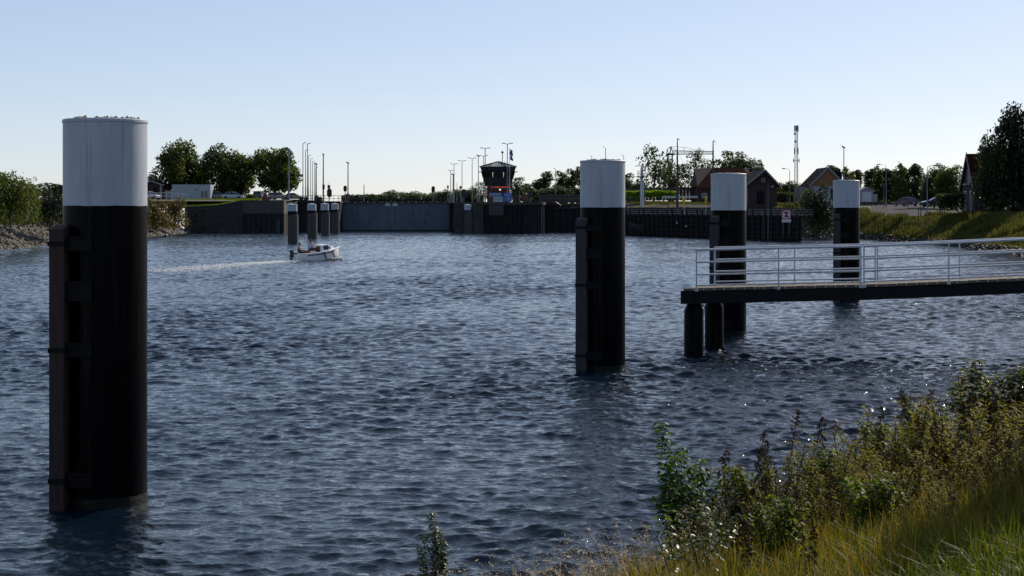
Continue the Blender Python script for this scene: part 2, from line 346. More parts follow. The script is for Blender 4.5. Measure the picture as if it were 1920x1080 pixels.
m_farleaf = leafmat('bank_grass_blades', [(0.028, 0.045, 0.010), (0.045, 0.065, 0.012), (0.075, 0.080, 0.018), (0.105, 0.085, 0.032), (0.055, 0.080, 0.014)], 0.35, 0.7, 0.1)
def tufts(n, place, hmin, hmax, w, seed, lean=.35, nb=3):
    """n tufts of nb bent blades each; place(rs, n) -> x, y, z, height factor"""
    rs = np.random.RandomState(seed); x, y, z, hf = place(rs, n)
    x, y, z, hf = [np.repeat(a, nb) for a in (x, y, z, hf)]; k = len(x)
    tone = np.repeat(rs.rand(n), nb) * .7 + rs.rand(k) * .3
    h = rs.uniform(hmin, hmax, k) * hf; a = rs.uniform(0, 2 * np.pi, k); l = rs.uniform(.1, 1, k) * lean * h
    dx, dy = np.cos(a), np.sin(a); wx, wy = -dy * w * .5, dx * w * .5
    ox = rs.normal(0, w * 1.5, k); oy = rs.normal(0, w * 1.5, k)
    b = np.stack([x + ox, y + oy, z - .05], -1); m = b + np.stack([dx * l * .35, dy * l * .35, h * .6], -1); t = b + np.stack([dx * l, dy * l, h], -1)
    wv = np.stack([wx, wy, 0 * wx], -1)
    V = np.stack([b - wv, b + wv, m + wv * .8, m - wv * .8, t], 1).reshape(-1, 3)
    i = np.arange(k) * 5
    FS = np.concatenate([np.stack([i, i+1, i+2], -1), np.stack([i, i+2, i+3], -1), np.stack([i+3, i+2, i+4], -1)])
    return V, FS, np.repeat(tone, 5)
def stuff(name, V, FS, tone, mat, label, cat):
    return tag(link(name, np_mesh(name, V, FS, False, tone), mat), label, cat, None, 'stuff')
shr = resample(SHORE, .5)
def near_shore(rs, n, y0, y1, d0, d1):
    s_ = shr[(shr[:, 1] > y0) & (shr[:, 1] < y1)]
    q = s_[rs.randint(0, len(s_), n)]; d = rs.uniform(d0, d1, n); d = d0 + (d - d0)
    x = q[:, 0] + q[:, 2] * d + rs.uniform(-.4, .4, n); y = q[:, 1] + q[:, 3] * d + rs.uniform(-.4, .4, n)
    return x, y, h_right(x, y, d), d
def pl_right(rs, n):
    x, y, z, d = near_shore(rs, n, 130, 244, .9, 12)
    hf = (.55 + .9 * (np.sin(x * .5 + y * .23) * np.sin(y * .31 - x * .2) > .1)) * np.where(d > 9, .45, 1)
    on_road = (d > 5) & ((np.abs(x - np.interp(y, [213, 225, 245, 270, 300], [54.6, 57.6, 62.4, 68.2, 74.7])) < 5) & (y > 212) | ((np.abs(y - np.interp(x, [54, 58, 62, 68], [219, 214, 209, 206])) < 2.6) & (x > 55)))
    return x, y, z, np.where(on_road, 0, hf)
stuff('bank_grass', *tufts(26000, pl_right, .3, .75, .10, 3), m_farleaf, 'rough yellow-green grass covering the slope of the far right bank', 'grass')
def pl_left(rs, n):
    y = rs.uniform(140, 272, n); d = 5.2 + np.abs(rs.normal(0, 5.5, n)); q = np.interp(y, [a[1] for a in LSH], [a[0] for a in LSH])
    low = (rs.rand(n) < .2) & (y > 215); d = np.where(low, rs.uniform(2.0, 6, n), d); x = q - d
    return x, y, h_left(x, y, d), .5 + 1.0 * (np.sin(x * .4) * np.sin(y * .17 + 1) > 0)
stuff('bank_grass', *tufts(12000, pl_left, .35, .8, .12, 4), m_farleaf, 'dry yellowish grass growing above the stones of the left bank', 'grass')
def stones(n, place, smin, smax, seed):
    rs = np.random.RandomState(seed); x, y, z = place(rs, n)
    cube = np.array([(-1,-1,-1),(1,-1,-1),(1,1,-1),(-1,1,-1),(-1,-1,1),(1,-1,1),(1,1,1),(-1,1,1)], float) * .5
    fc = np.array([(0,3,2,1),(4,5,6,7),(0,1,5,4),(1,2,6,5),(2,3,7,6),(3,0,4,7)])
    s = rs.uniform(smin, smax, n); q = cube[None] * (1 + rs.uniform(-.45, .25, (n, 8, 3))) * s[:, None, None] * rs.uniform(.6, 1.2, (n, 1, 3))
    a = rs.uniform(0, 6.28, n); t = rs.uniform(-.6, .6, n); ca, sa, ct, st = np.cos(a), np.sin(a), np.cos(t), np.sin(t)
    qx = q[..., 0] * ca[:, None] - q[..., 1] * sa[:, None]; qy = q[..., 0] * sa[:, None] + q[..., 1] * ca[:, None]; qz = q[..., 2]
    qy, qz = qy * ct[:, None] - qz * st[:, None], qy * st[:, None] + qz * ct[:, None]
    V = np.stack([qx + x[:, None], qy + y[:, None], qz + z[:, None]], -1).reshape(-1, 3)
    return V, (fc[None] + (np.arange(n) * 8)[:, None, None]).reshape(-1, 4)
def pl_rip(rs, n):
    y = rs.uniform(120, 273, n); d = rs.uniform(-.4, 6.4, n) * np.where(y > 205, .45, 1); x = np.interp(y, [a[1] for a in LSH], [a[0] for a in LSH]) - d
    return x, y, h_left(x, y, d)
V, FS = stones(5200, pl_rip, .22, .55, 6)
tag(link('riprap', np_mesh('riprap', V, FS), m_stone), 'loose pale stones armouring the waterline of the left bank', 'stones', None, 'stuff')
def pl_rip2(rs, n):
    x, y, z, d = near_shore(rs, n, 100, 240, -.3, 1.3); return x, y, z
V, FS = stones(2600, pl_rip2, .25, .5, 8)
tag(link('riprap', np_mesh('riprap', V, FS), m_darkstone), 'dark wet stones along the waterline of the right bank', 'stones', None, 'stuff')
# road that comes down to the right bank
def ribbon(cs, lift):
    rv, rf = [], []
    for k, (x, y, w, hx, hy) in enumerate(cs):
        for q in (-1, -.33, .33, 1): xx, yy = x + w * q * hx, y + w * q * hy; rv.append((xx, yy, float(z_right(xx, yy)) + lift))
        if k: b = (k - 1) * 4; rf += [(b + j, b + j + 1, b + j + 5, b + j + 4) for j in range(3)]
    return rv, rf
cs = []
for y in np.arange(214, 302, 4): cs.append((float(np.interp(y, [213, 225, 245, 270, 300], [54.6, 57.6, 62.4, 68.2, 74.7])), float(y), float(np.interp(y, [214, 222, 300], [2.4, 4.6, 4.6])), 1, 0))
quad_sheet('road', *ribbon(cs, .07), m_asphalt)
quad_sheet('driveway', *ribbon([(x, float(np.interp(x, [54, 58, 62, 68], [219, 214, 209, 206])), 2.0, .45, .9) for x in np.arange(57.5, 69, 1.5)], .11), m_asphalt)

# ------------------------------------------------------------------ trees
m_bark = M('bark', (0.035, 0.028, 0.02), 0.9, 0.4, 6, bump=0.5)
L_dark = leafmat('dark_green_leaves', [(0.016, 0.030, 0.009), (0.030, 0.048, 0.012), (0.055, 0.072, 0.016)], 0.35)
L_olive = leafmat('olive_leaves', [(0.022, 0.038, 0.008), (0.046, 0.068, 0.011), (0.085, 0.10, 0.017)], 0.45)
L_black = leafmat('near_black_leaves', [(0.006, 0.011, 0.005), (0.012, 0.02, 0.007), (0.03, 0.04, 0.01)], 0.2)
L_brown = leafmat('brownish_leaves', [(0.04, 0.04, 0.012), (0.08, 0.065, 0.02), (0.11, 0.10, 0.022)], 0.4)
L_bright = leafmat('bright_hedge_leaves', [(0.07, 0.13, 0.012), (0.11, 0.19, 0.016), (0.15, 0.24, 0.025)], 0.5)
def crown_mesh(name, H, Rw, z0, n, leaf, seed, lobes=16, shape='round', gap=.25):
    """leaves of a crown from z0 to H, half-width Rw: clumps of small faces round many lobes, plus twig tips that stick out"""
    rs = np.random.RandomState(seed); C = []; RR = []
    for k in range(lobes):
        t = rs.rand() if k else .5
        zc = z0 + (H - z0) * (.12 + .76 * t)
        env = {'round': math.sin(math.pi * min(1, .18 + .74 * t)) ** .7, 'column': (1 - .55 * t), 'cone': (1.05 - t), 'shrub': math.sqrt(max(.1, 1 - t * t * .8)), 'airy': math.sin(math.pi * (.2 + .7 * t))}[shape]
        a = rs.uniform(0, 6.28); d = Rw * env * math.sqrt(rs.rand()) * .72
        r = Rw * rs.uniform(.22, .42) * (.7 + .5 * env) * (.75 if shape == 'airy' else 1)
        C.append((d * math.cos(a), d * math.sin(a), zc)); RR.append(r)
    C = np.array(C); RR = np.array(RR)
    w = RR ** 2; idx = rs.choice(lobes, n, p=w / w.sum())
    v = rs.normal(0, 1, (n, 3)); v /= np.linalg.norm(v, axis=1)[:, None]
    rad = RR[idx] * (.35 + .75 * rs.rand(n) ** .6)
    # leaf spray tips
    tip = rs.rand(n) < .12; rad = np.where(tip, rad * rs.uniform(1.0, 1.35, n), rad)
    P = C[idx] + v * rad[:, None] * np.array([1, 1, 1.0 if shape != 'column' else 1.5])
    hole = (np.sin(P[:, 0] * 5.1 / Rw + seed) * np.sin(P[:, 1] * 4.7 / Rw + 2) * np.sin(P[:, 2] * 6.3 / Rw + seed * .7)) > (1 - gap * 1.6)
    P = P[(P[:, 2] > max(.15, z0 * .8)) & ~hole]; n = len(P)
    a = rs.normal(0, 1, (n, 3)); a /= np.linalg.norm(a, axis=1)[:, None]; b = np.cross(a, rs.normal(0, 1, (n, 3))); b /= np.linalg.norm(b, axis=1)[:, None]
    s = leaf * rs.uniform(.6, 1.3, n)[:, None]
    V = np.stack([P - a * s, P - b * s * .45 + a * s * .1, P + a * s, P + b * s * .5], 1).reshape(-1, 3)
    lobe_tone = rs.rand(lobes)
    tone = np.clip(lobe_tone[idx][:0] if False else rs.rand(n) * .55 + .45 * np.interp(P[:, 2] * 0 + rs.rand(n), [0, 1], [0, 1]), 0, 1)
    return np_mesh(name, V, (np.arange(n) * 4)[:, None] + np.arange(4)[None], False, np.repeat(tone, 4))
def trunk_mb(H, r, z0, Rw, seed, limbs=9, stems=1):
    rg = random.Random(seed); m = MB()
    for s_ in range(stems):
        ox, oy = (rg.uniform(-.3, .3) * Rw * .5, rg.uniform(-.3, .3) * Rw * .5) if stems > 1 else (0, 0)
        lx, ly = rg.uniform(-.1, .1) * Rw, rg.uniform(-.1, .1) * Rw
        pts = [(ox, oy, -.3), (ox + lx * .3, oy + ly * .3, H * .35), (ox + lx, oy + ly, H * .58), (ox + lx * 1.3, oy + ly * 1.3, H * .74)]
        m.tube(pts, r, 7, r * .12)
        for k in range(limbs):
            t = rg.uniform(.3, .62); a = rg.uniform(0, 6.28); z = H * t; l = Rw * rg.uniform(.35, .6)
            b = Vector((ox + lx * t, oy + ly * t, z)); m.tube([b, b + Vector((math.cos(a) * l * .5, math.sin(a) * l * .5, l * .35)), b + Vector((math.cos(a) * l, math.sin(a) * l, l * .75))], r * .32, 5, r * .06)
    return m
PROTO = {}
def proto(key, H, Rw, z0, n, leaf, seed, mat, shape='round', lobes=16, gap=.25, r=None, stems=1):
    PROTO[key] = (H, Rw, crown_mesh('crown', H, Rw, z0, n, leaf, seed, lobes, shape, gap), trunk_mb(H, r or H * .022, z0, Rw, seed, stems=stems), mat)
proto('broad', 10, 4.6, .3, 9000, .27, 1, L_olive, lobes=24)
proto('broad2', 10, 4.4, .2, 8500, .27, 2, L_dark, lobes=22)
proto('oval', 10, 3.6, .3, 8500, .26, 3, L_olive, lobes=20)
proto('airy', 9, 4.0, 1.5, 1900, .24, 4, L_dark, 'airy', 18, .45)
proto('airy2', 9, 3.6, 1.2, 2000, .24, 14, L_dark, 'airy', 16, .4)
proto('column', 10, 2.2, -.8, 3400, .26, 5, L_dark, 'column', 14, .15)
proto('column2', 10, 2.6, -.8, 3600, .26, 15, L_olive, 'column', 15, .2)
proto('shrub', 5, 3.4, .1, 5200, .17, 6, L_olive, 'shrub', 20, .2, .06, 4)
proto('shrub2', 4, 2.6, .1, 3000, .16, 7, L_brown, 'shrub', 16, .25, .05, 4)
proto('darkshrub', 5, 2.6, .1, 3600, .16, 8, L_black, 'shrub', 18, .12, .06, 3)
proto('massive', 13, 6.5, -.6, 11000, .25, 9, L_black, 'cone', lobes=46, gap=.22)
proto('poplar', 11, 3.2, .0, 2400, .3, 10, L_dark, 'round', 14, .4)
proto('bare', 6, 2.0, 2.0, 350, .14, 12, L_brown, 'airy', 10, .5)
TRUNKS = {}
def tree(key, px, ytop, ybase, wpx, Y, name, label, cat, group=None, rz=None):
    H0, R0, cm, tm, mat = PROTO[key]
    p = W(px, ybase, Y); h = S(ybase - ytop, Y); w = S(wpx, Y)
    co = np.empty(len(cm.vertices) * 3, np.float32); cm.vertices.foreach_get('co', co); co = co.reshape(-1, 3)
    Rx = np.percentile(np.abs(co[:, :2]), 97); Hx = np.percentile(co[:, 2], 99.3)
    t = thing(name, p, label, cat, group, rnd.uniform(0, 6.28) if rz is None else rz, (w / (2 * Rx), w / (2 * Rx), h / Hx))
    link('crown', cm, mat, t)
    if key not in TRUNKS: TRUNKS[key] = tm.build('trunk', m_bark, t, True).data
    else: link('trunk', TRUNKS[key], m_bark, t)
    return t
LT = 'trees by the car park left of the lock'
tree('broad', 340, 268, 373, 82, 303, 'broadleaf_tree', 'tall broad tree directly behind the white container', 'tree', LT)
tree('broad2', 380, 296, 373, 46, 306, 'broadleaf_tree', 'lower dark tree filling the gap just right of the white container', 'tree', LT)
tree('broad2', 424, 276, 374, 74, 302, 'broadleaf_tree', 'broad tree over the silver car in the car park', 'tree', LT)
tree('oval', 454, 294, 374, 56, 304, 'broadleaf_tree', 'rounded tree over the gap between silver and dark hatchback cars', 'tree', LT)
tree('oval', 516, 281, 375, 74, 300, 'broadleaf_tree', 'isolated rounded tree left of the row of tall lamp posts', 'tree', LT)
tree('poplar', 289, 328, 374, 34, 380, 'broadleaf_tree', 'small far tree behind the brick shed', 'tree', LT)
LB = 'shrubs on the left bank'
tree('shrub', 14, 326, 422, 92, 163, 'shrub', 'large leafy shrub on the left bank, cut by the left edge', 'shrub', LB)
tree('shrub', -40, 322, 424, 90, 160, 'shrub', 'large shrub on the left bank just outside the left edge', 'shrub', LB)
tree('shrub', 48, 345, 420, 52, 172, 'shrub', 'medium green shrub beside the large one on the left bank', 'shrub', LB)
tree('bare', 62, 332, 414, 34, 190, 'thin_tree', 'thin half-bare sapling rising above the left bank shrubs', 'sapling')
tree('darkshrub', 97, 352, 428, 62, 180, 'shrub', 'dark round shrub just left of the nearest mooring pile', 'shrub', LB)
tree('darkshrub', 140, 360, 428, 60, 184, 'shrub', 'dark shrub hidden behind the nearest mooring pile', 'shrub', LB)
tree('shrub2', 290, 373, 432, 58, 243, 'shrub', 'brownish shrub right beside the nearest mooring pile, left of the quay wall', 'shrub', LB)
tree('shrub2', 326, 372, 428, 48, 252, 'shrub', 'brownish round shrub in front of the end of the brick quay wall', 'shrub', LB)
tree('shrub2', 255, 376, 436, 60, 235, 'shrub', 'brownish shrub half hidden behind the nearest mooring pile', 'shrub', LB)
FT = 'far trees beyond the lock'
for key, px, yt, w, Y, lab in [
    ('poplar', 60, 346, 70, 700, 'far bluish tree behind the left bank shrubs'), ('poplar', 100, 344, 60, 720, 'far bluish tree left of the nearest mooring pile'),
    ('broad2', 700, 366, 40, 900, 'very low far tree above the right half of the left gate leaf'), ('broad2', 742, 358, 44, 800, 'far rounded tree above the meeting line of the lock gates'),
    ('broad2', 775, 360, 46, 820, 'far low tree right of the gate meeting line'), ('broad', 815, 362, 34, 700, 'far low tree under the right oval signal board'),
    ('broad2', 832, 357, 30, 560, 'far dark bushy tree left of the double-armed lamps'), ('broad', 858, 356, 34, 520, 'far tree between the double-armed lamps'),
    ('broad2', 880, 354, 36, 430, 'mid-height dark tree behind the big oval signal back'), ('airy', 905, 342, 40, 400, 'tree at the left foot of the control tower'),
    ('airy2', 972, 333, 40, 400, 'tree at the right foot of the control tower'), ('poplar', 992, 345, 26, 420, 'small tree right of the control tower'),
    ('poplar', 1022, 323, 40, 450, 'pale far poplar left of the lone lamp post'), ('broad2', 1035, 350, 60, 420, 'low dark bush-like tree below the lone lamp post'),
    ('poplar', 1052, 322, 30, 450, 'first far poplar right of the lone lamp post'), ('poplar', 1072, 318, 32, 440, 'second far poplar right of the lone lamp post'),
    ('poplar', 1092, 314, 34, 430, 'far poplar at the left edge of the middle mooring pile'), ('poplar', 1125, 318, 60, 430, 'far poplar hidden behind the middle mooring pile'),
    ('poplar', 1175, 326, 34, 420, 'far poplar at the right edge of the middle mooring pile'), ('broad2', 1192, 340, 36, 420, 'low far tree left of the radar column')]:
    tree(key, px, yt, 384, w, Y, 'far_tree', lab, 'tree', FT)
RT = 'trees behind the buildings on the right bank'
for key, px, yt, yb, w, Y, lab in [
    ('airy', 1226, 276, 381, 66, 285, 'open-crowned tree right of the radar column'), ('airy2', 1262, 310, 381, 46, 292, 'open-crowned low tree under the crane mast'),
    ('airy', 1302, 284, 381, 58, 288, 'open-crowned tree between the two ship masts'), ('airy2', 1345, 300, 366, 40, 330, 'tree behind the right ship mast and red roof'),
    ('airy2', 1366, 284, 360, 44, 330, 'tallest tree behind the red barn roof'), ('broad2', 1396, 294, 360, 54, 325, 'dense tree behind the left of the brick house roof'),
    ('broad2', 1420, 310, 360, 30, 325, 'small dense tree touching the ridge of the brick house'),
    ('broad', 1462, 344, 384, 40, 420, 'low far tree right of the brick house'), ('broad2', 1492, 342, 384, 44, 420, 'low far tree at the foot of the lattice mast'),
    ('column', 1566, 312, 384, 34, 310, 'dark tree behind the chimney of the orange gabled house'), ('column2', 1590, 316, 384, 32, 312, 'dark tree behind the farthest mooring pile'),
    ('column', 1606, 320, 384, 24, 316, 'narrow dark tree at the right edge of the farthest mooring pile'),
    ('column', 1632, 318, 384, 30, 330, 'leftmost tree of the dense dark row, behind the pale garage'), ('column2', 1650, 314, 384, 30, 325, 'dark tree at the left lamp of the road'),
    ('column', 1668, 318, 384, 28, 322, 'dark narrow tree right of the left road lamp'), ('column2', 1686, 310, 385, 34, 318, 'tall grey-green tree over the scooter'),
    ('column', 1700, 316, 385, 24, 326, 'dark narrow tree beside the tall grey-green one'), ('column', 1718, 309, 386, 26, 320, 'tallest narrow tree left of the right road lamp'),
    ('column2', 1736, 330, 388, 22, 330, 'low pointed tree right behind the right road lamp'), ('broad2', 1752, 312, 390, 44, 262, 'rounded dark tree right of the right road lamp'),
    ('broad', 1786, 314, 392, 56, 255, 'broad dark tree left of the steep gabled house')]:
    tree(key, px, yt, yb, w, Y, 'tree', lab, 'tree', RT)
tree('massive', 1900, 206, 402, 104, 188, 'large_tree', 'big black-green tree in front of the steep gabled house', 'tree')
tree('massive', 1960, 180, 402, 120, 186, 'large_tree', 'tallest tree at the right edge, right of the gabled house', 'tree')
tree('broad2', 1862, 262, 398, 62, 187, 'large_tree', 'lower dark tree overlapping the roof of the steep gabled house', 'tree')
tree('darkshrub', 1531, 353, 444, 66, 224, 'shrub', 'dark round bush at the waterline beside the no-mooring sign', 'shrub')
tree('shrub', 1515, 356, 400, 30, 232, 'shrub', 'sunlit green bush in front of the orange gabled house', 'shrub')
def hedge(name, px0, px1, y0, y1, Y, depth, mat, label, n, leaf, seed):
    a = W(px0, y1, Y); b = W(px1, y0, Y); rs = np.random.RandomState(seed)
    t = thing(name, (a + Vector((b.x, Y, a.z))) / 2, label, 'hedge'); hw, hz = (b.x - a.x) / 2, b.z - a.z
    P = np.stack([rs.uniform(-hw, hw, n), rs.uniform(0, depth, n), hz * np.sqrt(rs.rand(n))], -1)
    P[:, 2] += bumpy(P[:, 0] * .8, P[:, 1], .12)
    q = rs.normal(0, 1, (n, 3)); q /= np.linalg.norm(q, axis=1)[:, None]; c = np.cross(q, rs.normal(0, 1, (n, 3))); c /= np.linalg.norm(c, axis=1)[:, None]; s = leaf * rs.uniform(.6, 1.2, n)[:, None]
    V = np.stack([P - q * s, P - c * s * .5, P + q * s, P + c * s * .5], 1).reshape(-1, 3)
    link('foliage', np_mesh('foliage', V, (np.arange(n) * 4)[:, None] + np.arange(4)[None], False, np.repeat(rs.rand(n), 4)), mat, t)
    m = MB(); rg = random.Random(seed)
    for k in range(max(4, int(hw * 2))): x = rg.uniform(-hw * .9, hw * .9); m.tube([(x, depth / 2, -.2), (x + .1, depth / 2, hz * .8)], .04, 5)
    m.build('stems', m_bark, t)
hedge('garden_hedge', 1174, 1270, 358, 372, 272, 2.2, L_bright, 'bright sunlit green hedge behind the radar column', 3800, .2, 21)
hedge('garden_hedge', 1764, 1812, 364, 399, 197, 2.5, L_dark, 'dark clipped hedge left of the steep gabled house', 3400, .16, 22)

hedge('undergrowth', 1640, 1800, 362, 388, 336, 4, L_dark, 'dark undergrowth filling the foot of the tree row behind the road', 5200, .5, 23)
hedge('far_hedge', 640, 905, 366.5, 385, 620, 14, L_dark, 'low far band of greenery beyond the lock gates, left of the tower', 5200, 1.0, 24)
hedge('far_hedge', 962, 1200, 356, 385, 470, 8, L_dark, 'low far band of greenery right of the control tower', 5200, .8, 25)
hedge('undergrowth', 300, 480, 366, 378, 318, 4, L_olive, 'low undergrowth under the car park trees', 3000, .4, 26)
hedge('undergrowth', 1440, 1625, 362, 388, 330, 4, L_dark, 'low dark undergrowth behind the orange gabled house', 4200, .5, 27)

# ------------------------------------------------------------------ gangway on the right
m_rail = M('white_rail_paint', (0.42, 0.44, 0.48), 0.4, 0.15, 6)
m_deck = M('weathered_deck_timber', (0.10, 0.085, 0.07), 0.85, 0.4, 6, stretch=(5, 0.5, 1), bump=0.3)
m_beam = M('black_deck_beam', (0.006, 0.006, 0.007), 0.6, 0.4, 3, spec=0.15)
GY0, GY1 = 44.4, 46.3
GP = [(1281, 1.99), (1614, 2.10), (1779, 2.20), (1920, 2.30), (2140, 2.46), (2420, 2.66)]      # deck height along the near edge
def gz(px): return float(terp(px, GP))
gx = lambda px: (px - 960) / F * GY0
gw = thing('gangway', (gx(1281), GY0, 0), 'long timber gangway with white tube railings, reaching out over the water from the right', 'gangway')
o = gw.location
def gp(px, y, z): return Vector((gx(px), y, z)) - o
for (a, b) in ((1281, 1616), (1617, 2420)):
    m = MB(); n = 12
    for yy in (GY0 + .02, GY1 - .26):
        pts = [gp(a + (b - a) * k / n, yy, gz(a + (b - a) * k / n) - .1) + Vector(((yy - GY0) * .41, 0, 0)) for k in range(n + 1)]
        rs_ = [[p + Vector((0, 0, 0)), p + Vector((0, .24, 0)), p + Vector((0, .24, -.37)), p + Vector((0, 0, -.37))] for p in pts]
        m.rings(rs_)
    m.build('deck_beam', m_beam, gw)
m = MB(); x = 1283.0
while x < 2415:
    z = gz(x); m.obox(Vector((.39, 0, 0)) + gp(x + 8.6, (GY0 + GY1) / 2, z - .05 + rnd.uniform(-.006, .006)), (S(8.6, GY0), 0, .006), Vector((.41, 1, 0)) * ((GY1 - GY0) / 2 + rnd.uniform(.02, .05)), (0, 0, .04)); x += 19.0
m.build('deck_planks', m_deck, gw)
m = MB(); m.obox(gp(1291, (GY0 + GY1) / 2, 1.72) + Vector((.36, 0, 0)), (.17, 0, 0), Vector((.41, 1, 0)) * 1.06, (0, 0, .19)); m.build('end_beam', m_beam, gw)
for (px, y) in ((1301, 44.75), (1339, 46.6)):
    m = MB(); p = Vector(((px - 960) / F * y, y, 0)) - o
    m.lathe(p, [(.29, -2), (.29, 1.30), (.27, 1.36), (.17, 1.56)], 28); m.build('support_pile', m_pileblack, gw, True)
    m = MB()
    for q in range(4): m.lathe(p + Vector((.16 + .045 * q, -.2, 1.48 - .03 * q)), [(.018, 0), (.018, .07)], 6)
    m.build('bolt', m_steel, gw)
for px in (1958, 2180, 2390):
    m = MB(); m.lathe(gp(px, 45.3, 0), [(.24, -2), (.24, gz(px) - .3)], 20); m.build('support_pile', m_pileblack, gw, True)
def rail_run(a, b, yy, posts, near):
    k_ = yy / GY0
    xx = lambda px: (px - 960) / F * yy
    t = bpy.data.objects.new('railing', None); COL.objects.link(t); t.parent = gw
    pt = lambda px, h: Vector((xx(px), yy, gz(px / 1.0) + h)) - o
    for h, r in ((1.10, .034), (.74, .026), (.38, .026), (.07, .022)):
        m = MB(); m.tube([pt(a + (b - a) * q / 10, h) for q in range(11)], r, 10)
        m.build('rail_tube', m_rail, t, True)
    for px in posts:
        m = MB(); m.tube([pt(px, -.1), pt(px, 1.08)], .024, 10); m.lathe(pt(px, 1.08), [(.034, -.02), (.034, .02)], 10)
        m.box(tuple(pt(px, -.06) - Vector((.05, .012, .05))), tuple(pt(px, -.06) + Vector((.05, .012, .05))))
        m.build('rail_post', m_rail, t, True)
rail_run(1306, 1615, GY0 - .03, (1306, 1460, 1614), True); rail_run(1620, 2410, GY0 - .03, (1620, 1779, 1938, 2097, 2256, 2410), True)
rail_run(1340, 1641, GY1 + .03, (1340, 1490, 1641), False); rail_run(1645, 2390, GY1 + .03, (1645, 1799, 1952, 2105, 2258, 2390), False)

# ------------------------------------------------------------------ the lock: quay walls, gates, pier
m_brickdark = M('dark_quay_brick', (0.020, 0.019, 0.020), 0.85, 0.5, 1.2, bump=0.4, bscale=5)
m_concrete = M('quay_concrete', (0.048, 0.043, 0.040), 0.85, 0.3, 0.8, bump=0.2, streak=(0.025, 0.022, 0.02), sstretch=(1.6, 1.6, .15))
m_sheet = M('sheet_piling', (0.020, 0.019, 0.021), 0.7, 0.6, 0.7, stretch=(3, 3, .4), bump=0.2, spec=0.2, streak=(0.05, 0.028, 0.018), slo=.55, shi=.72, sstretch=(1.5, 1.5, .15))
m_gate = M('blue_grey_gate_paint', (0.085, 0.105, 0.135), 0.6, 0.25, 0.5, stretch=(1, 1, .5), spec=0.2, streak=(0.045, 0.042, 0.04), slo=.56, shi=.7, sstretch=(1.2, 1.2, .1))
m_rubber = M('black_rubber', (0.008, 0.008, 0.008), 0.8, 0.3)
m_dkmetal = M('dark_painted_metal', (0.020, 0.022, 0.025), 0.5, 0.3, 3)
m_galv = M('galvanised_steel', (0.16, 0.17, 0.19), 0.45, 0.2, 3, metal=0.4)
m_whitep = M('white_painted_metal', (0.45, 0.46, 0.48), 0.5, 0.1, 2)
m_vine = leafmat('creeper_leaves', [(0.05, 0.045, 0.02), (0.10, 0.085, 0.035)], 0.2)
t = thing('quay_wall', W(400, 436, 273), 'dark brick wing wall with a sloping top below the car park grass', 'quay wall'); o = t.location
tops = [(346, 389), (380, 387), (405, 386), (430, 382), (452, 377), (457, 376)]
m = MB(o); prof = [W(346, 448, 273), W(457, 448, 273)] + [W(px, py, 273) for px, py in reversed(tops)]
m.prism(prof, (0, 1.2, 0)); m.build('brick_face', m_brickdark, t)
m = MB(o)
for (a, b) in zip(tops[:-1], tops[1:]):
    p, q = W(*a, 273), W(*b, 273); m.add([p + Vector((-.0, -.12, .0)), q + Vector((0, -.12, 0)), q + Vector((0, .5, 0)), p + Vector((0, .5, 0)), p + Vector((0, -.12, .14)), q + Vector((0, -.12, .14)), q + Vector((0, .5, .14)), p + Vector((0, .5, .14))],
        [(0,3,2,1),(4,5,6,7),(0,1,5,4),(1,2,6,5),(2,3,7,6),(3,0,4,7)])
m.build('coping', m_concrete, t)
rs = np.random.RandomState(5); n = 420; P = np.stack([rs.normal(W(374, 0, 273).x, .55, n), np.full(n, 272.9) - rs.rand(n) * .15, rs.uniform(.3, 4.3, n)], -1); P[:, 0] += .6 * np.sin(P[:, 2] * 1.7)
q = rs.normal(0, .16, (n, 3)); V = np.stack([P - q, P + q[:, [2, 1, 0]] * .4, P + q], 1).reshape(-1, 3)
vn = link('foliage', np_mesh('creeper', V - np.array(W(374, 436, 273)), np.arange(n * 3).reshape(-1, 3), False, np.repeat(rs.rand(n), 3)), m_vine)
vn.name = 'wall_creeper'; vn.location = W(374, 436, 273); tag(vn, 'thin dry creeper growing up the dark brick wing wall', 'creeper')
# grass slope between the wing wall and the car park
gv = []
for px, py in tops: p = W(px, py, 273); gv += [(p.x, 273.4, p.z - .02), (p.x - .6, 284, 6.02)]
quad_sheet('grass_slope', [(W(300, 0, 273).x, 273.4, 3.9), (W(300, 0, 273).x, 284, 6.02)] + gv, [(2*i, 2*i+2, 2*i+3, 2*i+1) for i in range(len(tops))], m_grass_soil)
def pl_slope(rs, n):
    px = rs.uniform(318, 472, n); f = rs.rand(n); x = (px - 960) / F * 273; y = 273.6 + f * 11; z0 = np.interp(px, [300, 346, 405, 452, 457, 480], [4.0, 4.45, 4.75, 5.6, 5.68, 5.68])
    return x, y, z0 + (6.02 - z0) * f, np.ones(n)
m_lawn = leafmat('lawn_blades', [(0.05, 0.075, 0.010), (0.08, 0.12, 0.014), (0.11, 0.14, 0.02)], 0.5, 0.7, 0.1)
stuff('grass', *tufts(7000, pl_slope, .18, .34, .09, 31), m_lawn, 'mown bright grass on the slope above the brick wing wall', 'grass')
def pl_strip(rs, n):
    x = np.where(rs.rand(n) < .5, rs.uniform(21, 34, n), rs.uniform(36, 52, n)); y = 247.5 + np.abs(x - 44) * .62 + rs.rand(n) ** 1.3 * 24; return x, y, z_right(x, y), np.ones(n)
stuff('grass', *tufts(9000, pl_strip, .14, .3, .09, 32), m_farleaf, 'short dry grass behind the timber jetty and around the brick house', 'grass')

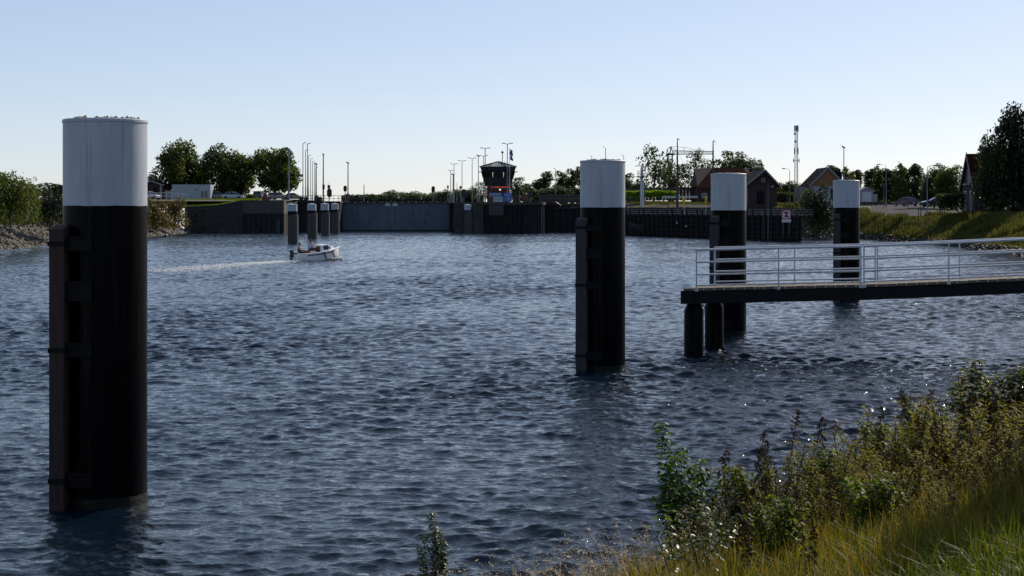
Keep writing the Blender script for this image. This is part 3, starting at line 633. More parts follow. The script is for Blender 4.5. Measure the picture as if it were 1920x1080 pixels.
t = thing('quay_wall', W(495, 436, 274), 'concrete lock head wall left of the small mooring piles, dark below', 'quay wall'); o = t.location
x0, x1 = W(457.3, 0, 274).x, W(534, 0, 274).x
m = MB(o); m.box((x0, 272.9, 3.4), (x1, 290, 5.66)); m.build('concrete_head', m_concrete, t)
m = MB(o); m.box((x0 - .05, 272.86, 5.662), (x1 + .06, 274.2, 5.76)); m.build('coping', m_concrete, t)
m = MB(o); k = 0; x = x0
pr = []
while x < x1 - .05:
    pr += [(x, 273.0), (min(x + .35, x1), 273.0), (min(x + .45, x1), 273.25), (min(x + .8, x1), 273.25)]; x += .9
pr = [p for i, p in enumerate(pr) if i == 0 or p[0] > pr[i-1][0] + 1e-4]
m.prism([(a, b, -1) for a, b in pr] + [(x1, 289, -1), (x0, 289, -1)], (0, 0, 4.398)); m.build('sheet_piles', m_sheet, t)
def wall_ladder(px, Y, ztop, label):
    p = W(px, 0, Y); t = thing('wall_ladder', (p.x, Y, 0), label, 'ladder')
    for dx in (-.22, .22): m = MB(); m.tube([(dx, 0, -.5), (dx, 0, ztop)], .035, 5); m.build('ladder_rail', m_galv, t)
    m = MB()
    for q in range(int(ztop / .32)): m.tube([(-.22, 0, .1 + q * .32), (.22, 0, .1 + q * .32)], .025, 4)
    m.build('ladder_rungs', m_galv, t)
wall_ladder(521, 272.7, 2.3, 'short pale ladder on the dark lower part of the left lock head')
wall_ladder(890, 269.9, 4.9, 'dark ladder on the concrete face of the lock pier')
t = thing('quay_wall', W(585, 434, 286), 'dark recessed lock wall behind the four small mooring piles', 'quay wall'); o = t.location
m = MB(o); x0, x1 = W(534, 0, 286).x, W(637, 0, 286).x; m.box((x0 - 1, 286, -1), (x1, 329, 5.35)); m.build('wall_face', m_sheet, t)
m = MB(o); m.box((x0 - 1, 285.8, 5.352), (x1 + .1, 329, 5.66)); m.build('coping', m_brickdark, t)
GA = 291.0
def railing(name, a, b, h, n, label, mat, mids=1, r=.035):
    a, b = Vector(a), Vector(b); t = thing(name, a, label, 'railing')
    for k in range(mids + 1):
        m = MB(); z = Vector((0, 0, h * (1 - k / (mids + 1)))); m.tube([z, b - a + z], r, 6); m.build('rail_tube', mat, t)
    for k in range(n + 1):
        p = (b - a) * k / n; m = MB(); m.tube([p, p + Vector((0, 0, h))], r, 6); m.build('rail_post', mat, t)
    return t
for (p0, p1, lab) in ((635, 733, 'left leaf of the blue-grey lock gate'), (733.6, 842, 'right leaf of the blue-grey lock gate')):
    t = thing('lock_gate', W((p0 + p1) / 2, 431, GA), lab, 'lock gate'); o = t.location
    x0, x1 = W(p0, 0, GA).x, W(p1, 0, GA).x
    m = MB(o); m.box((x0, GA, .22), (x1, GA + .8, 5.4))
    m.build('gate_leaf', m_gate, t)
    m = MB(o)
    for k in range(1, 7): z = .22 + k * .74; m.box((x0 + .05, GA - .012, z - .02), (x1 - .05, GA - .0005, z + .02))
    for k in range(1, 4): xx = x0 + (x1 - x0) * k / 4; m.box((xx - .03, GA - .02, .3), (xx + .03, GA - .0125, 5.3))
    m.build('weld_ribs', m_gate, t)
    m = MB(o); m.box((x0, GA - .1, -1), (x1, GA + .8, .218)); m.build('rubber_sill', m_rubber, t)
    m = MB(o); m.box((x0, GA - .5, 5.402), (x1, GA + 1.0, 5.62)); m.build('walkway', m_dkmetal, t)
    for k in range(8): 
        xx = x0 + (x1 - x0) * (k + .5) / 8; m = MB(o); m.box((xx - .09, GA - .56, 5.44), (xx + .09, GA - .502, 5.58)); m.build('bracket_plate', m_whitep, t)
    px = 727 if p0 == 635 else 741
    p = W(px, 383, GA); m = MB(o); m.box((p.x - .5, GA - .06, p.z - .33), (p.x + .5, GA - .022, p.z + .33)); m.build('white_plate', m_whitep, t)
    railing('gate_railing', (x0 + .1, GA - .4, 5.62), (x1 - .1, GA - .4, 5.62), 1.15, 14, 'dark walkway railing on the ' + ('left' if p0 == 635 else 'right') + ' lock gate leaf', m_dkmetal)
t = thing('gate_fender_post', W(844.5, 432, GA - .5), 'dark vertical slot post between gate and pier', 'post'); o = t.location
m = MB(o); m.box((W(842.4, 0, GA).x, GA - .7, -1), (W(847, 0, GA).x, GA + 3, 5.45)); m.build('post', m_sheet, t)
m = MB(o); m.box((W(847.05, 0, GA).x, GA - .2, -1), (W(858, 0, GA).x, GA + 3, 5.4)); m.build('blue_plate', m_gate, t)
# pier with a round, sheet piled end
PY = 270.0
t = thing('lock_pier', W(940, 436, PY), 'lock pier with a rounded, ribbed sheet pile end below the control tower', 'pier'); o = t.location
xl, xm, xr = W(853, 0, PY).x, W(906, 0, PY).x, W(984, 0, PY).x; RD = W(1022.5, 0, PY).x - xr
m = MB(o); m.box((xl, PY + .1, -1), (xm, 312, 4.95)); m.build('concrete_face', M('stained_pier_concrete', (0.04, 0.036, 0.034), 0.85, 0.5, 0.6, bump=0.2), t)
path = [(xm + .001 + (xr - xm) * k / 60, PY) for k in range(61)]
path += [(xr + RD * math.sin(a), PY + RD * 1.3 * (1 - math.cos(a))) for a in [math.pi / 2 * k / 26 for k in range(1, 27)]] + [(xr + RD, PY + RD * 1.3 + 1.2 * k) for k in range(1, 14)]
cor = []; s_ = 0
for i, p in enumerate(path):
    a = path[max(0, i - 1)]; b = path[min(len(path) - 1, i + 1)]; tx, ty = b[0] - a[0], b[1] - a[1]; l = math.hypot(tx, ty) or 1
    off = .34 if (i // 2) % 2 else 0.0
    cor.append((p[0] - ty / l * off, p[1] + tx / l * off))
m = MB(o); m.prism([(a, b, -1) for a, b in cor] + [(xm + .001, cor[-1][1], -1)], (0, 0, 5.9)); m.build('sheet_piles', m_sheet, t)
m = MB(o); q = [(xl - .1, PY - .15)] + [(xm, PY - .15)] + [(xr, PY - .15)] + [(xr + (RD + .15) * math.sin(a), PY - .15 + (RD * 1.3 + .15) * (1 - math.cos(a))) for a in [math.pi / 2 * k / 26 for k in range(1, 27)]] + [(xr + RD + .15, 288), (xl - .1, 288)]
m.prism([(a, b, 4.95) for a, b in q], (0, 0, .5)); m.build('coping', m_concrete, t)
m = MB(o); m.box((xm + 1.0, PY - .03, 3.1), (xm + 3.6, PY + .3, 4.94)); m.build('concrete_patch', m_concrete, t)
railing('pier_railing', (xl + 6, 272, 5.45), (xr - 1, 272, 5.45), 1.1, 10, 'thin railing on the lock pier in front of the control tower', m_dkmetal)
railing('quay_railing', W(560, 378, 285.9), W(634, 378, 285.9), 1.15, 9, 'dark railing on the left lock wall behind the small mooring piles', m_dkmetal)
for y in (295.0, 306.0): pass
# right recess
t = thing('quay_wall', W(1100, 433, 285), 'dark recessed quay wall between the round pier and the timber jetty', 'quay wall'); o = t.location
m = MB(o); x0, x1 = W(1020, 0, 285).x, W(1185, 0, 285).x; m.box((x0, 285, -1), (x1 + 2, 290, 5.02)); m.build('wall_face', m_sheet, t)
m = MB(o)
for k in range(12): xx = x0 + (x1 - x0) * (k + .5) / 12; m.box((xx - .12, 284.6, -1), (xx + .12, 284.999, 4.2))
m.box((x0, 284.5, 4.2), (x1, 284.999, 4.5)); m.build('fender_beams', m_greywood, t)
m = MB(o)
for (a, b) in (((1028, 386), (1040, 378.5)), ((1052, 386), (1041, 378.5))): m.tube([W(*a, 284.3), W(*b, 284.3)], .12, 6)
m.build('strut', m_dkmetal, t)
m = MB(o); m.box(tuple(W(1070, 388.6, 284.3)), tuple(W(1090, 388, 284.4))); m.build('guard_rail', m_galv, t)
t = thing('harbour_wall', (30, 256, 0), 'dark retaining wall along the grass behind the timber jetty', 'quay wall'); o = t.location
m = MB(o); pl = [(46.4, 237.2), (45.2, 238.6), (39.6, 245.6), (19.6, 263.6), (15, 267.6), (13, 285)]
for (a, b) in zip(pl[:-1], pl[1:]):
    d = Vector((b[0]-a[0], b[1]-a[1], 0)).normalized(); nn = Vector((d.y, -d.x, 0)); zt_ = 4.35 if a[1] < 270 else 4.6
    m.prism([(a[0], a[1], -1), (b[0], b[1], -1), (b[0] + nn.x * .5, b[1] + nn.y * .5, -1), (a[0] + nn.x * .5, a[1] + nn.y * .5, -1)], (0, 0, zt_ + 1 + float(np.clip((a[1] - 238) / 60, 0, .5))))
m.build('wall_face', m_brickdark, t)
m_fencebr = M('brown_fence_boards', (0.050, 0.034, 0.030), 0.85, 0.35, 2, stretch=(3, 1, .3))
def board_fence(px0, px1, y0, y1, Y, label, mat):
    a, b = W(px0, y1, Y), W(px1, y0, Y); t = thing('board_fence', a, label, 'fence')
    m = MB(a); n = int((b.x - a.x) / .6)
    for k in range(n): x = a.x + (b.x - a.x) * k / n; m.box((x, Y + (k % 2) * .03, a.z), (x + (b.x - a.x) / n - .03, Y + .05 + (k % 2) * .03, b.z + rnd.uniform(-.04, .04)))
    m.build('boards', mat, t)
    for k in range(0, n + 1, 5): x = a.x + (b.x - a.x) * k / n; m = MB(a); m.box((x - .07, Y + .09, a.z - .2), (x + .07, Y + .2, b.z + .1)); m.build('fence_post', mat, t)
board_fence(1010, 1092, 365, 380, 288, 'purplish brown board fence right of the lock pier', m_fencebr)
board_fence(1172, 1312, 352, 376, 278.5, 'tall brown board fence behind the green hedge and radar column', m_fencebr)
railing('quay_railing', W(1024, 379, 285.6), W(1180, 379, 285.6), 1.3, 18, 'thin railing in front of the purplish board fence', m_dkmetal)

# small mooring piles by the lock
m_sleeve = M('pale_timber_sleeve', (0.045, 0.043, 0.038), 0.8, 0.5, 3, stretch=(4, 4, .4), bump=0.3)
def small_pile(px, Yf, ytop, yband, ysl, w, label, gull=False):
    r = S(w, Yf) / 2; t = thing('mooring_pile', ((px - 960) / F * Yf, Yf + r, 0), label, 'mooring pile', 'small mooring piles at the lock mouth')
    zt = EYE - (ytop - HOR) / F * Yf; zb = EYE - (yband - HOR) / F * Yf; zs = EYE - (ysl - HOR) / F * Yf
    m = MB(); m.lathe((0, 0, 0), [(r, zb), (r, zt - .12), (r + .03, zt - .12), (r + .03, zt - .02), (.1, zt + .1)], 28, False); m.build('white_cap', m_pilewhite, t, True)
    m = MB(); m.lathe((0, 0, 0), [(r + .002, zs - .2), (r + .002, zb)], 28, False, False); m.build('dark_band', m_steel, t, True)
    m = MB(); m.lathe((S(1.2, Yf), 0, 0), [(r * 1.08, -1.5), (r * 1.08, zs), (r * .9, zs + .02)], 28); m.build('sleeve', m_sleeve, t, True)
    if gull:
        gl = thing('gull', t.location + Vector((gull, 0, zt + .07)), 'small white gull standing on the ' + ('leftmost' if px < 560 else 'third') + ' small mooring pile', 'bird')
        m = MB(); m.rings([[Vector((x, r_ * math.cos(a), .16 + z + r_ * math.sin(a))) for a in [k * math.pi / 4 for k in range(8)]] for x, r_, z in ((-.2, .01, .02), (-.08, .055, 0), (.04, .07, .01), (.12, .05, .06), (.15, .04, .12), (.19, .035, .14), (.23, .012, .13))])
        for s_ in (-1, 1): m.tube([(.02, s_ * .025, .12), (.02, s_ * .025, -.03)], .008, 4)
        m.build('body', m_whitep, gl, True)
small_pile(547, 192, 383, 396, 403, 18.5, 'leftmost and nearest of the four small white-topped mooring piles by the lock', .45)
small_pile(583.5, 223, 382.5, 394.5, 400, 17, 'second from the left of the four small white-topped mooring piles by the lock')
small_pile(608, 250, 382, 394, 398.5, 15.5, 'third from the left of the four small white-topped mooring piles by the lock', -.1)
small_pile(627, 268, 382, 393, 397.5, 14, 'rightmost of the four small white-topped mooring piles by the lock')
small_pile(876.5, 268.5, 384, 394, 396, 13.5, 'single white-topped mooring pile against the lock pier below the control tower')

# ------------------------------------------------------------------ control tower
TY = 292.0; tc = W(934, 378, TY)
m_twr = M('dark_blue_cladding', (0.018, 0.022, 0.030), 0.6, 0.2, 1, spec=0.25)
m_roofz = M('grey_zinc_roof', (0.16, 0.17, 0.19), 0.45, 0.15, 1.5)
m_redbrick = M('red_brick', (0.13, 0.035, 0.026), 0.85, 0.3, 2, bump=0.2)
m_glass = glassmat('window_glass')
tw = thing('control_tower', tc, 'dark octagonal lock control tower with zinc roof and sloping windows', 'tower')
u = S(1, TY)
zc = lambda y: EYE - (y - HOR) / F * TY - tc.z
oc = lambda r, z: [Vector((r * math.cos(math.pi / 8 + k * math.pi / 4), r * math.sin(math.pi / 8 + k * math.pi / 4), z)) for k in range(8)]
k8 = 1 / math.cos(math.pi / 8)
m = MB(); m.box((-2.1, -1.9, -.4), (2.1, 3, zc(348))); m.build('brick_base', m_redbrick, tw)
m = MB(); m.rings([oc(25 * u * k8, zc(349)), oc(28 * u * k8, zc(333.5))]); m.build('cladding', m_twr, tw)
for k in range(8):
    a0, a1 = oc(27.6 * u * k8, zc(333.4)), oc(30.6 * u * k8, zc(322))
    m = MB(); m.tube([a0[k], a1[k]], .13, 6)
    p, q, r_, s_ = a0[k], a0[(k + 1) % 8], a1[(k + 1) % 8], a1[k]
    for f in (.34, .67): m.tube([p.lerp(q, f), s_.lerp(r_, f)], .07, 5)
    fr = m.build('window_frame', m_twr, tw)
    m = MB(); m.add([p, q, r_, s_], [(0, 1, 2, 3)]); m.build('pane', m_glass, fr)
m = MB(); m.rings([oc(27 * u * k8, zc(333.4)), oc(27 * u * k8, zc(333.6))]); m.lathe((0, .3, zc(333.4)), [(1.0, 0), (1.0, 1.0)], 10); m.build('control_desk', m_twr, tw)
m = MB(); m.rings([oc(30.8 * u * k8, zc(321.8)), oc(33.6 * u * k8, zc(313.2))]); m.build('fascia', m_twr, tw)
m = MB(); m.rings([oc(40 * u, zc(322.6)), oc(40.5 * u, zc(321.9))]); m.build('sun_shade', m_twr, tw)
m = MB(); R_ = oc(34.6 * u * k8, zc(313.1)); m.add(R_ + [Vector((0, 0, zc(303)))], [(k, (k + 1) % 8, 8) for k in range(8)] + [tuple(range(7, -1, -1))]); rf = m.build('roof', m_roofz, tw)
for k in range(8): m = MB(); m.tube([R_[k] + Vector((0, 0, .03)), Vector((0, 0, zc(303) + .04))], .09, 5); m.build('roof_ridge', m_twr, rf)
for k in range(8):
    m = MB(); a, b, c_ = R_[k], R_[(k + 1) % 8], Vector((0, 0, zc(303)))
    for f in (.2, .4, .6, .8): e_ = a.lerp(b, f); m.tube([e_ + Vector((0, 0, .03)), e_.lerp(c_, 1 - abs(f - .5) * 2) + Vector((0, 0, .03))], .03, 4)
    m.build('standing_seams', m_twr, rf)
m = MB(); p = Vector((8 * u, .5, zc(305))); m.tube([p, p + Vector((0, 0, 18 * u))], .07, 6); m.lathe(p + Vector((0, 0, 18 * u)), [(.22, 0), (.22, .25), (.05, .45)], 8); m.build('roof_mast', m_dkmetal, tw)
m = MB(); p = Vector((12.5 * u, .5, zc(307))); m.tube([p, p + Vector((0, 0, 5 * u))], .04, 6); m.build('aerial', m_dkmetal, tw)
m_ledred = emitmat('led_red', (1.0, 0.12, 0.03), 0.7); m_lampw = emitmat('warm_lamp', (1.0, 0.72, 0.42), 1.3)
sg = thing('led_display', W(940, 352, 288.5), 'long black display with a row of red lights on the tower base', 'display'); o = sg.location
m = MB(o); p0, p1 = W(919, 356, 288.5), W(961, 349, 288.5); m.box((p0.x, 288.5, p0.z), (p1.x, 289.0, p1.z)); m.build('housing', m_dkmetal, sg)
m = MB(o); m.tube([W(938, 355, 288.7), W(938, 379, 288.7)], .12, 6); m.build('post', m_dkmetal, sg)
for (a, b) in ((920.8, 924.5), (927, 938), (940, 949.5), (951.5, 956)):
    m = MB(o); x = a
    while x < b - .4: q0, q1 = W(x, 351.4, 288.48), W(x + .8, 350.2 - .3 * rnd.random(), 288.5); m.box((q0.x, 288.46, q0.z), (q1.x, 288.499, q1.z)); x += 1.25
    m.build('red_lights', m_ledred, sg)
lm = thing('signal_lamp', W(937.7, 355.6, 288.3), 'single round warm lamp glowing under the red display', 'lamp')
m = MB(); m.lathe((0, 0, 0), [(.01, -.16), (.13, -.1), (.17, 0), (.13, .1), (.01, .16)], 12); m.build('lens', m_lampw, lm, True)
m = MB(); m.box((-.5, .18, -.2), (.5, .3, .2)); m.build('housing', m_dkmetal, lm)
m_blue = M('blue_sign', (0.015, 0.10, 0.42), 0.5, 0.05); m_lblue = M('light_blue_sign', (0.16, 0.32, 0.50), 0.5, 0.05); m_navy = M('navy_lettering', (0.01, 0.03, 0.10), 0.5, 0.05)
def board(name, px0, px1, y0, y1, Y, mat, label, cat, legs=True):
    a, b = W(px0, y1, Y), W(px1, y0, Y); c = (a + b) / 2; t = thing(name, c, label, cat)
    m = MB(c); m.box((a.x, Y, a.z), (b.x, Y + .08, b.z)); m.build('panel', mat, t)
    if legs:
        m = MB(c)
        for f in (.15, .85): x = a.x + (b.x - a.x) * f; m.box((x - .05, Y + .09, a.z - .8), (x + .05, Y + .17, b.z))
        m.build('legs', m_galv, t)
    return t
s1 = board('blue_sign', 944.3, 960, 361.5, 378, 286.5, m_blue, 'bright blue square sign with white letters at the tower foot', 'sign')
lettering('lettering', 'VHF', .62, m_whitep, s1, (0, -.02, .38)); lettering('lettering', '18', .85, m_whitep, s1, (0, -.02, -.32))
s2 = board('name_sign', 917.5, 940, 362, 368.4, 287, m_lblue, 'wide light blue name sign at the tower foot', 'sign')
lettering('lettering', 'Sluis Weurt', .40, m_navy, s2, (0, -.02, 0))
s3 = board('notice_board', 925, 943, 369, 378.5, 287, M('white_notice', (0.40, 0.44, 0.50), 0.6, 0.05), 'white notice board left of the blue square sign', 'sign')
m = MB()
for z in (.25, .05, -.15): m.box((-.6, -.012, z - .02), (.6, -.001, z + .02))
m.build('printed_lines', m_lblue, s3)

# ------------------------------------------------------------------ poles, lamps, signals
def pole(name, px, ytop, ybot, Y, w, label, cat, group=None, head=None, mat=None, arm=0, arms=None, extra=None):
    p = W(px, ybot, Y); h = S(ybot - ytop, Y); r = S(w, Y) / 2; mat = mat or m_galv
    t = thing(name, p, label, cat, group)
    m = MB(); m.lathe((0, 0, -.5), [(r * 1.3, 0), (r * 1.2, h * .3), (r, h * .32), (r * .75, h + .5)], 10); m.build('pole', mat, t, True)
    for a in (arms or ([arm] if arm else [])):
        l = S(a, Y); m = MB(); s_ = 1 if l > 0 else -1
        m.tube([(0, 0, h - .05), (l * .45, 0, h + .12)], r * .6, 6); m.build('arm', mat, t)
        m = MB(); c = Vector((l * .72, 0, h + .1)); m.rings([[c + Vector((l * x, y * wy, z)) for y, z in ((-1, -.03), (1, -.03), (.7, .1), (-.7, .1))] for x, wy in ((-.28, .08), (-.1, .17), (.2, .17), (.28, .08))]); m.build('lamp_head', m_dkmetal, t)
    if head == 'camera':
        m = MB(); m.obox((-r * .6, 0, h + .1), (.28, 0, -.14), (0, .1, 0), (.05, 0, .1)); m.build('camera_head', m_dkmetal, t)
    if extra:
        for (y0, y1, dx, ww) in extra:
            m = MB(); z0, z1 = S(ybot - y1, Y), S(ybot - y0, Y); m.box((S(dx - ww / 2, Y), -.3, z0), (S(dx + ww / 2, Y), .3, z1)); m.build('device_box', m_dkmetal, t)
    return t
LL = 'receding tall lamp posts left of the lock gates'
for k, (px, yt) in enumerate([(568, 269), (576.5, 270), (573, 282), (578.5, 292), (582.5, 298), (586, 303), (589.5, 307), (592, 315)]):
    Y = 12.2 * 2860 / (391 - yt); pole('street_lamp', px, yt, 377, Y, 1.7 if k < 3 else 1.3, ['tallest and leftmost thin lamp post left of the lock gates', 'tall lamp post just right of the tallest one, arm a little lower', 'lamp post between the two tallest ones, clearly shorter', 'fourth lamp post of the receding row, right of the two tallest', 'fifth lamp post of the receding row', 'sixth lamp post of the receding row', 'seventh lamp post of the receding row, near the dark camera mast', 'smallest and farthest lamp post of the receding row'][k], 'lamp post', LL, arm=5.5 * 286 / Y)
pole('camera_mast', 541.5, 280, 376, 281, 3.0, 'thick grey mast with a camera on top at the right edge of the rounded tree', 'mast', None, 'camera')
pole('camera_mast', 592.8, 308, 378, 288, 2.4, 'dark mast with slanted camera head at the right end of the lamp row', 'mast', None, 'camera', m_dkmetal)
pole('camera_mast', 606.2, 290, 378, 287, 2.4, 'dark mast with device boxes half way up, right of the lamp row', 'mast', None, None, m_dkmetal, extra=[(346, 355, .5, 4), (288, 291, 0, 2.4)])
pole('camera_mast', 652.5, 306, 378, 300, 2.2, 'dark single mast with slanted camera head standing over the left gate leaf', 'mast', None, 'camera', m_dkmetal, extra=[(363, 368, -2, 2.2)])
pole('post', 682.5, 346, 378, 330, 1.8, 'short plain pole behind the left gate leaf', 'pole')
pole('post', 615.3, 341, 378, 289, .7, 'thin whip aerial beside the big oval signal on the left wall', 'aerial')
RL = 'double-armed lamp posts near the control tower'
for k, (px, yt) in enumerate([(951.3, 270), (909.7, 278.5), (906.5, 293), (885.3, 297), (866.3, 302), (851.3, 308), (845, 320)]):
    Y = 12.2 * 2860 / (391 - yt); a = 10.5 * 288 / Y
    pole('double_lamp', px, yt, 378, Y, 1.9 if k < 2 else 1.4, ['tallest double-armed lamp post, in front of the right of the tower roof', 'double-armed lamp post rising behind the left of the tower roof', 'lower double-armed lamp post right beside it behind the tower roof', 'double-armed lamp post left of the control tower', 'double-armed lamp post third from the left', 'double-armed lamp post second from the left', 'farthest and lowest double-armed lamp post, leftmost'][k], 'lamp post', RL, arms=[-a, a])
pole('camera_mast', 897, 293, 378, 289, 1.5, 'thin mast with camera head left of the control tower window band', 'mast', None, 'camera')
pole('camera_mast', 850, 328, 378, 300, 2.6, 'short grey mast with dark camera head among the double-armed lamps', 'mast', None, 'camera')
pole('post', 856.5, 343, 378, 310, .9, 'thin short pole right of the short camera mast', 'pole')
pole('street_lamp', 1042, 317, 380, 340, 1.2, 'lone lamp post with a left arm between pier and middle mooring pile', 'lamp post', arm=-4)
pole('street_lamp', 1135.5, 277, 380, 300, 1.5, 'lamp post with a left arm whose top shows over the middle mooring pile', 'lamp post', arm=-4.5)
pole('street_lamp', 1169.5, 292, 380, 330, 1.3, 'lower lamp post with a left arm at the right edge of the middle mooring pile', 'lamp post', arm=-4)
pole('post', 1109.5, 291, 380, 320, 1.2, 'thin pole showing over the left of the middle mooring pile top', 'pole')
pole('tall_mast', 1582.2, 277, 388, 268, 2.0, 'slim grey mast over the farthest mooring pile', 'mast', None, 'camera')
def road_lamp(px, ytop, ybot, Y, l, label):
    p = W(px, ybot, Y); h = S(ybot - ytop, Y); t = thing('road_lamp', p, label, 'lamp post', 'curved-arm road lamps on the right bank'); L_ = S(l, Y); s_ = 1 if l > 0 else -1
    m = MB(); m.lathe((0, 0, -.3), [(.11, 0), (.10, h * .25), (.065, h * .27), (.05, h - .3)], 8); m.build('pole', m_galv, t, True)
    m = MB(); m.tube([(0, 0, h - .62), (.02 * s_, 0, h - .4), (.12 * s_, 0, h - .2), (.3 * s_, 0, h - .1), (L_ * .7, 0, h)], .04, 7); m.build('arm', m_galv, t, True)
    m = MB(); c = Vector((L_ * .82, 0, h - .01)); m.rings([[c + Vector((L_ * x, y * wy, z)) for y, z in ((-1, -.06), (1, -.06), (.6, .09), (-.6, .09))] for x, wy in ((-.2, .06), (0, .16), (.16, .14), (.2, .06))]); m.build('lamp_head', m_dkmetal, t)
road_lamp(1738.3, 310, 402, 208, 19, 'road lamp with its curved arm to the right, beside the parked blue car')
road_lamp(1661.5, 308, 388, 262, -17, 'road lamp with its curved arm to the left, in front of the dark tree row')
road_lamp(1480.5, 316, 386, 275, -14, 'road lamp with its curved arm to the left, at the lattice mast')
def signal(px, y0, y1, ybot, Y, w, label, posts=True, white=False, hood=False):
    p = W(px, ybot, Y); t = thing('signal_board', p, label, 'signal'); h0, h1 = S(ybot - y1, Y), S(ybot - y0, Y); r = S(w, Y) / 2
    pts = [(r * math.cos(a), -.12, h1 - r + r * math.sin(a)) for a in [k * math.pi / 8 for k in range(9)]] + [(r * math.cos(a), -.12, h0 + r + r * math.sin(a)) for a in [math.pi + k * math.pi / 8 for k in range(9)]]
    m = MB(); m.prism(pts, (0, .24, 0)); m.build('board', m_dkmetal, t)
    for f in (.28, .72):
        m = MB(); z = h0 + (h1 - h0) * f; m.lathe((0, 0, 0), [(.01, 0)], 3) if False else m.rings([[Vector((.17 * math.cos(a), y, z + .17 * math.sin(a))) for a in [k * math.pi / 6 for k in range(12)]] for y in (-.3, -.121)]); m.build('lens_hood', m_rubber, t)
    m = MB(); m.tube([(0, .14, -.2), (0, .14, h0 + .1)], .07, 6); m.build('post', m_galv, t)
    if hood: m = MB(); m.box((-.35, -.1, h1), (.15, .2, h1 + .65)); m.build('top_box', m_dkmetal, t)
signal(617.6, 353.5, 370, 379, 286.5, 9, 'large dark oval signal on the left lock wall with a box on top', hood=True)
signal(647.2, 348, 359.5, 378, 298, 6.4, 'small oval signal on a thin post left of the camera mast at the gates')
signal(812.3, 349, 361.5, 376, 330, 6.6, 'oval signal board in the sky above the right lock gate leaf')
signal(870, 354.5, 371.5, 379, 287, 9.5, 'large dark oval signal left of the control tower')
signal(995.2, 357.5, 371.5, 379, 280, 8.5, 'large dark oval signal right of the control tower, next to red machine')
for (px, y0, y1, w, Y, lab) in ((839.8, 347.5, 353.5, 3, 310, 'small box signal on a thin post right of the gates'), (863.3, 349, 354, 4, 300, 'small flag-shaped signal box left of the big oval signal'), (973.8, 350.5, 356, 4.5, 300, 'small dark signal box right of the tower')):
    p = W(px, 379, Y); t = thing('small_signal', p, lab, 'signal'); m = MB(); m.box((-S(w, Y) / 2, -.2, S(379 - y1, Y)), (S(w, Y) / 2, .2, S(379 - y0, Y))); m.build('signal_box', m_dkmetal, t)
    m = MB(); m.tube([(0, 0, -.2), (0, 0, S(379 - y1, Y))], .06, 6); m.build('post', m_galv, t)
fl = pole('flagpole', 955.6, 278, 378, 287.5, 1.2, 'white flagpole with a small blue and white flag in front of the tower roof', 'flagpole', None, None, m_whitep)
m = MB(); zz = S(378 - 279, 287.5); ny = 12
m_flag = M('blue_white_flag', (0.36, 0.40, 0.48), 0.8, col2=(0.02, 0.05, 0.22), scale=2.2, thr=(.45, .5))
fv = []
for j in range(ny + 1):
    for i in range(4): w_ = .18 * i * (1 - .25 * math.sin(j)); fv.append((.05 + w_ + .08 * math.sin(j * .9), .1 * math.sin(i * 1.8 + j * .8), zz - j * .165 - .12 * i))
m.add(fv, [(j * 4 + i, j * 4 + i + 1, j * 4 + i + 5, j * 4 + i + 4) for j in range(ny) for i in range(3)]); m.build('flag', m_flag, fl, True)
m_redm = M('dark_red_machine_paint', (0.10, 0.018, 0.016), 0.6, 0.3, 2)
for px, y0, y1, Y, lab in ((497.5, 361, 376, 277, 'dark red winch housing on the left quay edge between parked cars'), (985.5, 362, 378, 276, 'dark red winch housing on the round end of the lock pier')):
    p = W(px, y1, Y); h = S(y1 - y0, Y); w = S(11, Y) / 2; t = thing('winch_housing', p, lab, 'winch')
    m = MB(); m.rings([[Vector((x * w * f, y * .5 * f, h * z)) for x, y in ((-1, -1), (1, -1), (1, 1), (-1, 1))] for f, z in ((1, 0), (1, .45), (.6, .62), (.55, .8))]); m.build('housing', m_redm, t)
    m = MB(); m.lathe((0, 0, h * .8), [(w * .5, 0), (w * .55, h * .1), (w * .2, h * .2)], 10); m.build('cap', m_dkmetal, t)
    m = MB(); m.lathe((w * 1.1, 0, 0), [(.2, 0), (.2, .4), (.28, .45), (.28, .55)], 10); m.build('bollard', m_dkmetal, t)
t = thing('winch_housing', W(590, 378, 286.8), 'pair of dark bollard cabinets on the left lock wall beside the lamp row', 'cabinet')
for dx, hh in ((-1.6, 1.0), (.4, 1.1), (1.0, .9)): m = MB(); m.rings([[Vector((dx + x * .4 * f, y * .3 * f, hh * z)) for x, y in ((-1, -1), (1, -1), (1, 1), (-1, 1))] for f, z in ((1, 0), (1, .7), (.7, 1))]); m.build('cabinet', m_dkmetal, t)

# ------------------------------------------------------------------ timber jetty on the right of the lock mouth
m_jet = M('dark_wet_timber', (0.016, 0.016, 0.016), 0.85, 0.6, 3, stretch=(4, 4, .4), bump=0.3, spec=0.2)
m_jetrail = M('jetty_rail_timber', (0.075, 0.078, 0.085), 0.8, 0.3, 4)
JA, JB = Vector((17.6, 252, 0)), Vector((37.6, 200.5, 0))
jt = thing('timber_jetty', JA, 'long dark timber guide jetty with railings running towards the no-mooring sign', 'jetty')
jd = (JB - JA); jl = jd.length; jd = jd / jl; jn = Vector((jd.y, -jd.x, 0)); jn = jn if jn.y < 0 else -jn      # jn faces the camera side
J = lambda s_, h, off=0: jd * s_ + jn * off + Vector((0, 0, h))
n = 34
for k in range(n + 1):
    s_ = jl * k / n; top = 3.55 + .65 * (k % 3 != 1) ; m = MB(); m.lathe(J(s_, 0, .12), [(.17, -2), (.16, top), (.12, top + .03)], 8); m.build('pile', m_jet, jt)
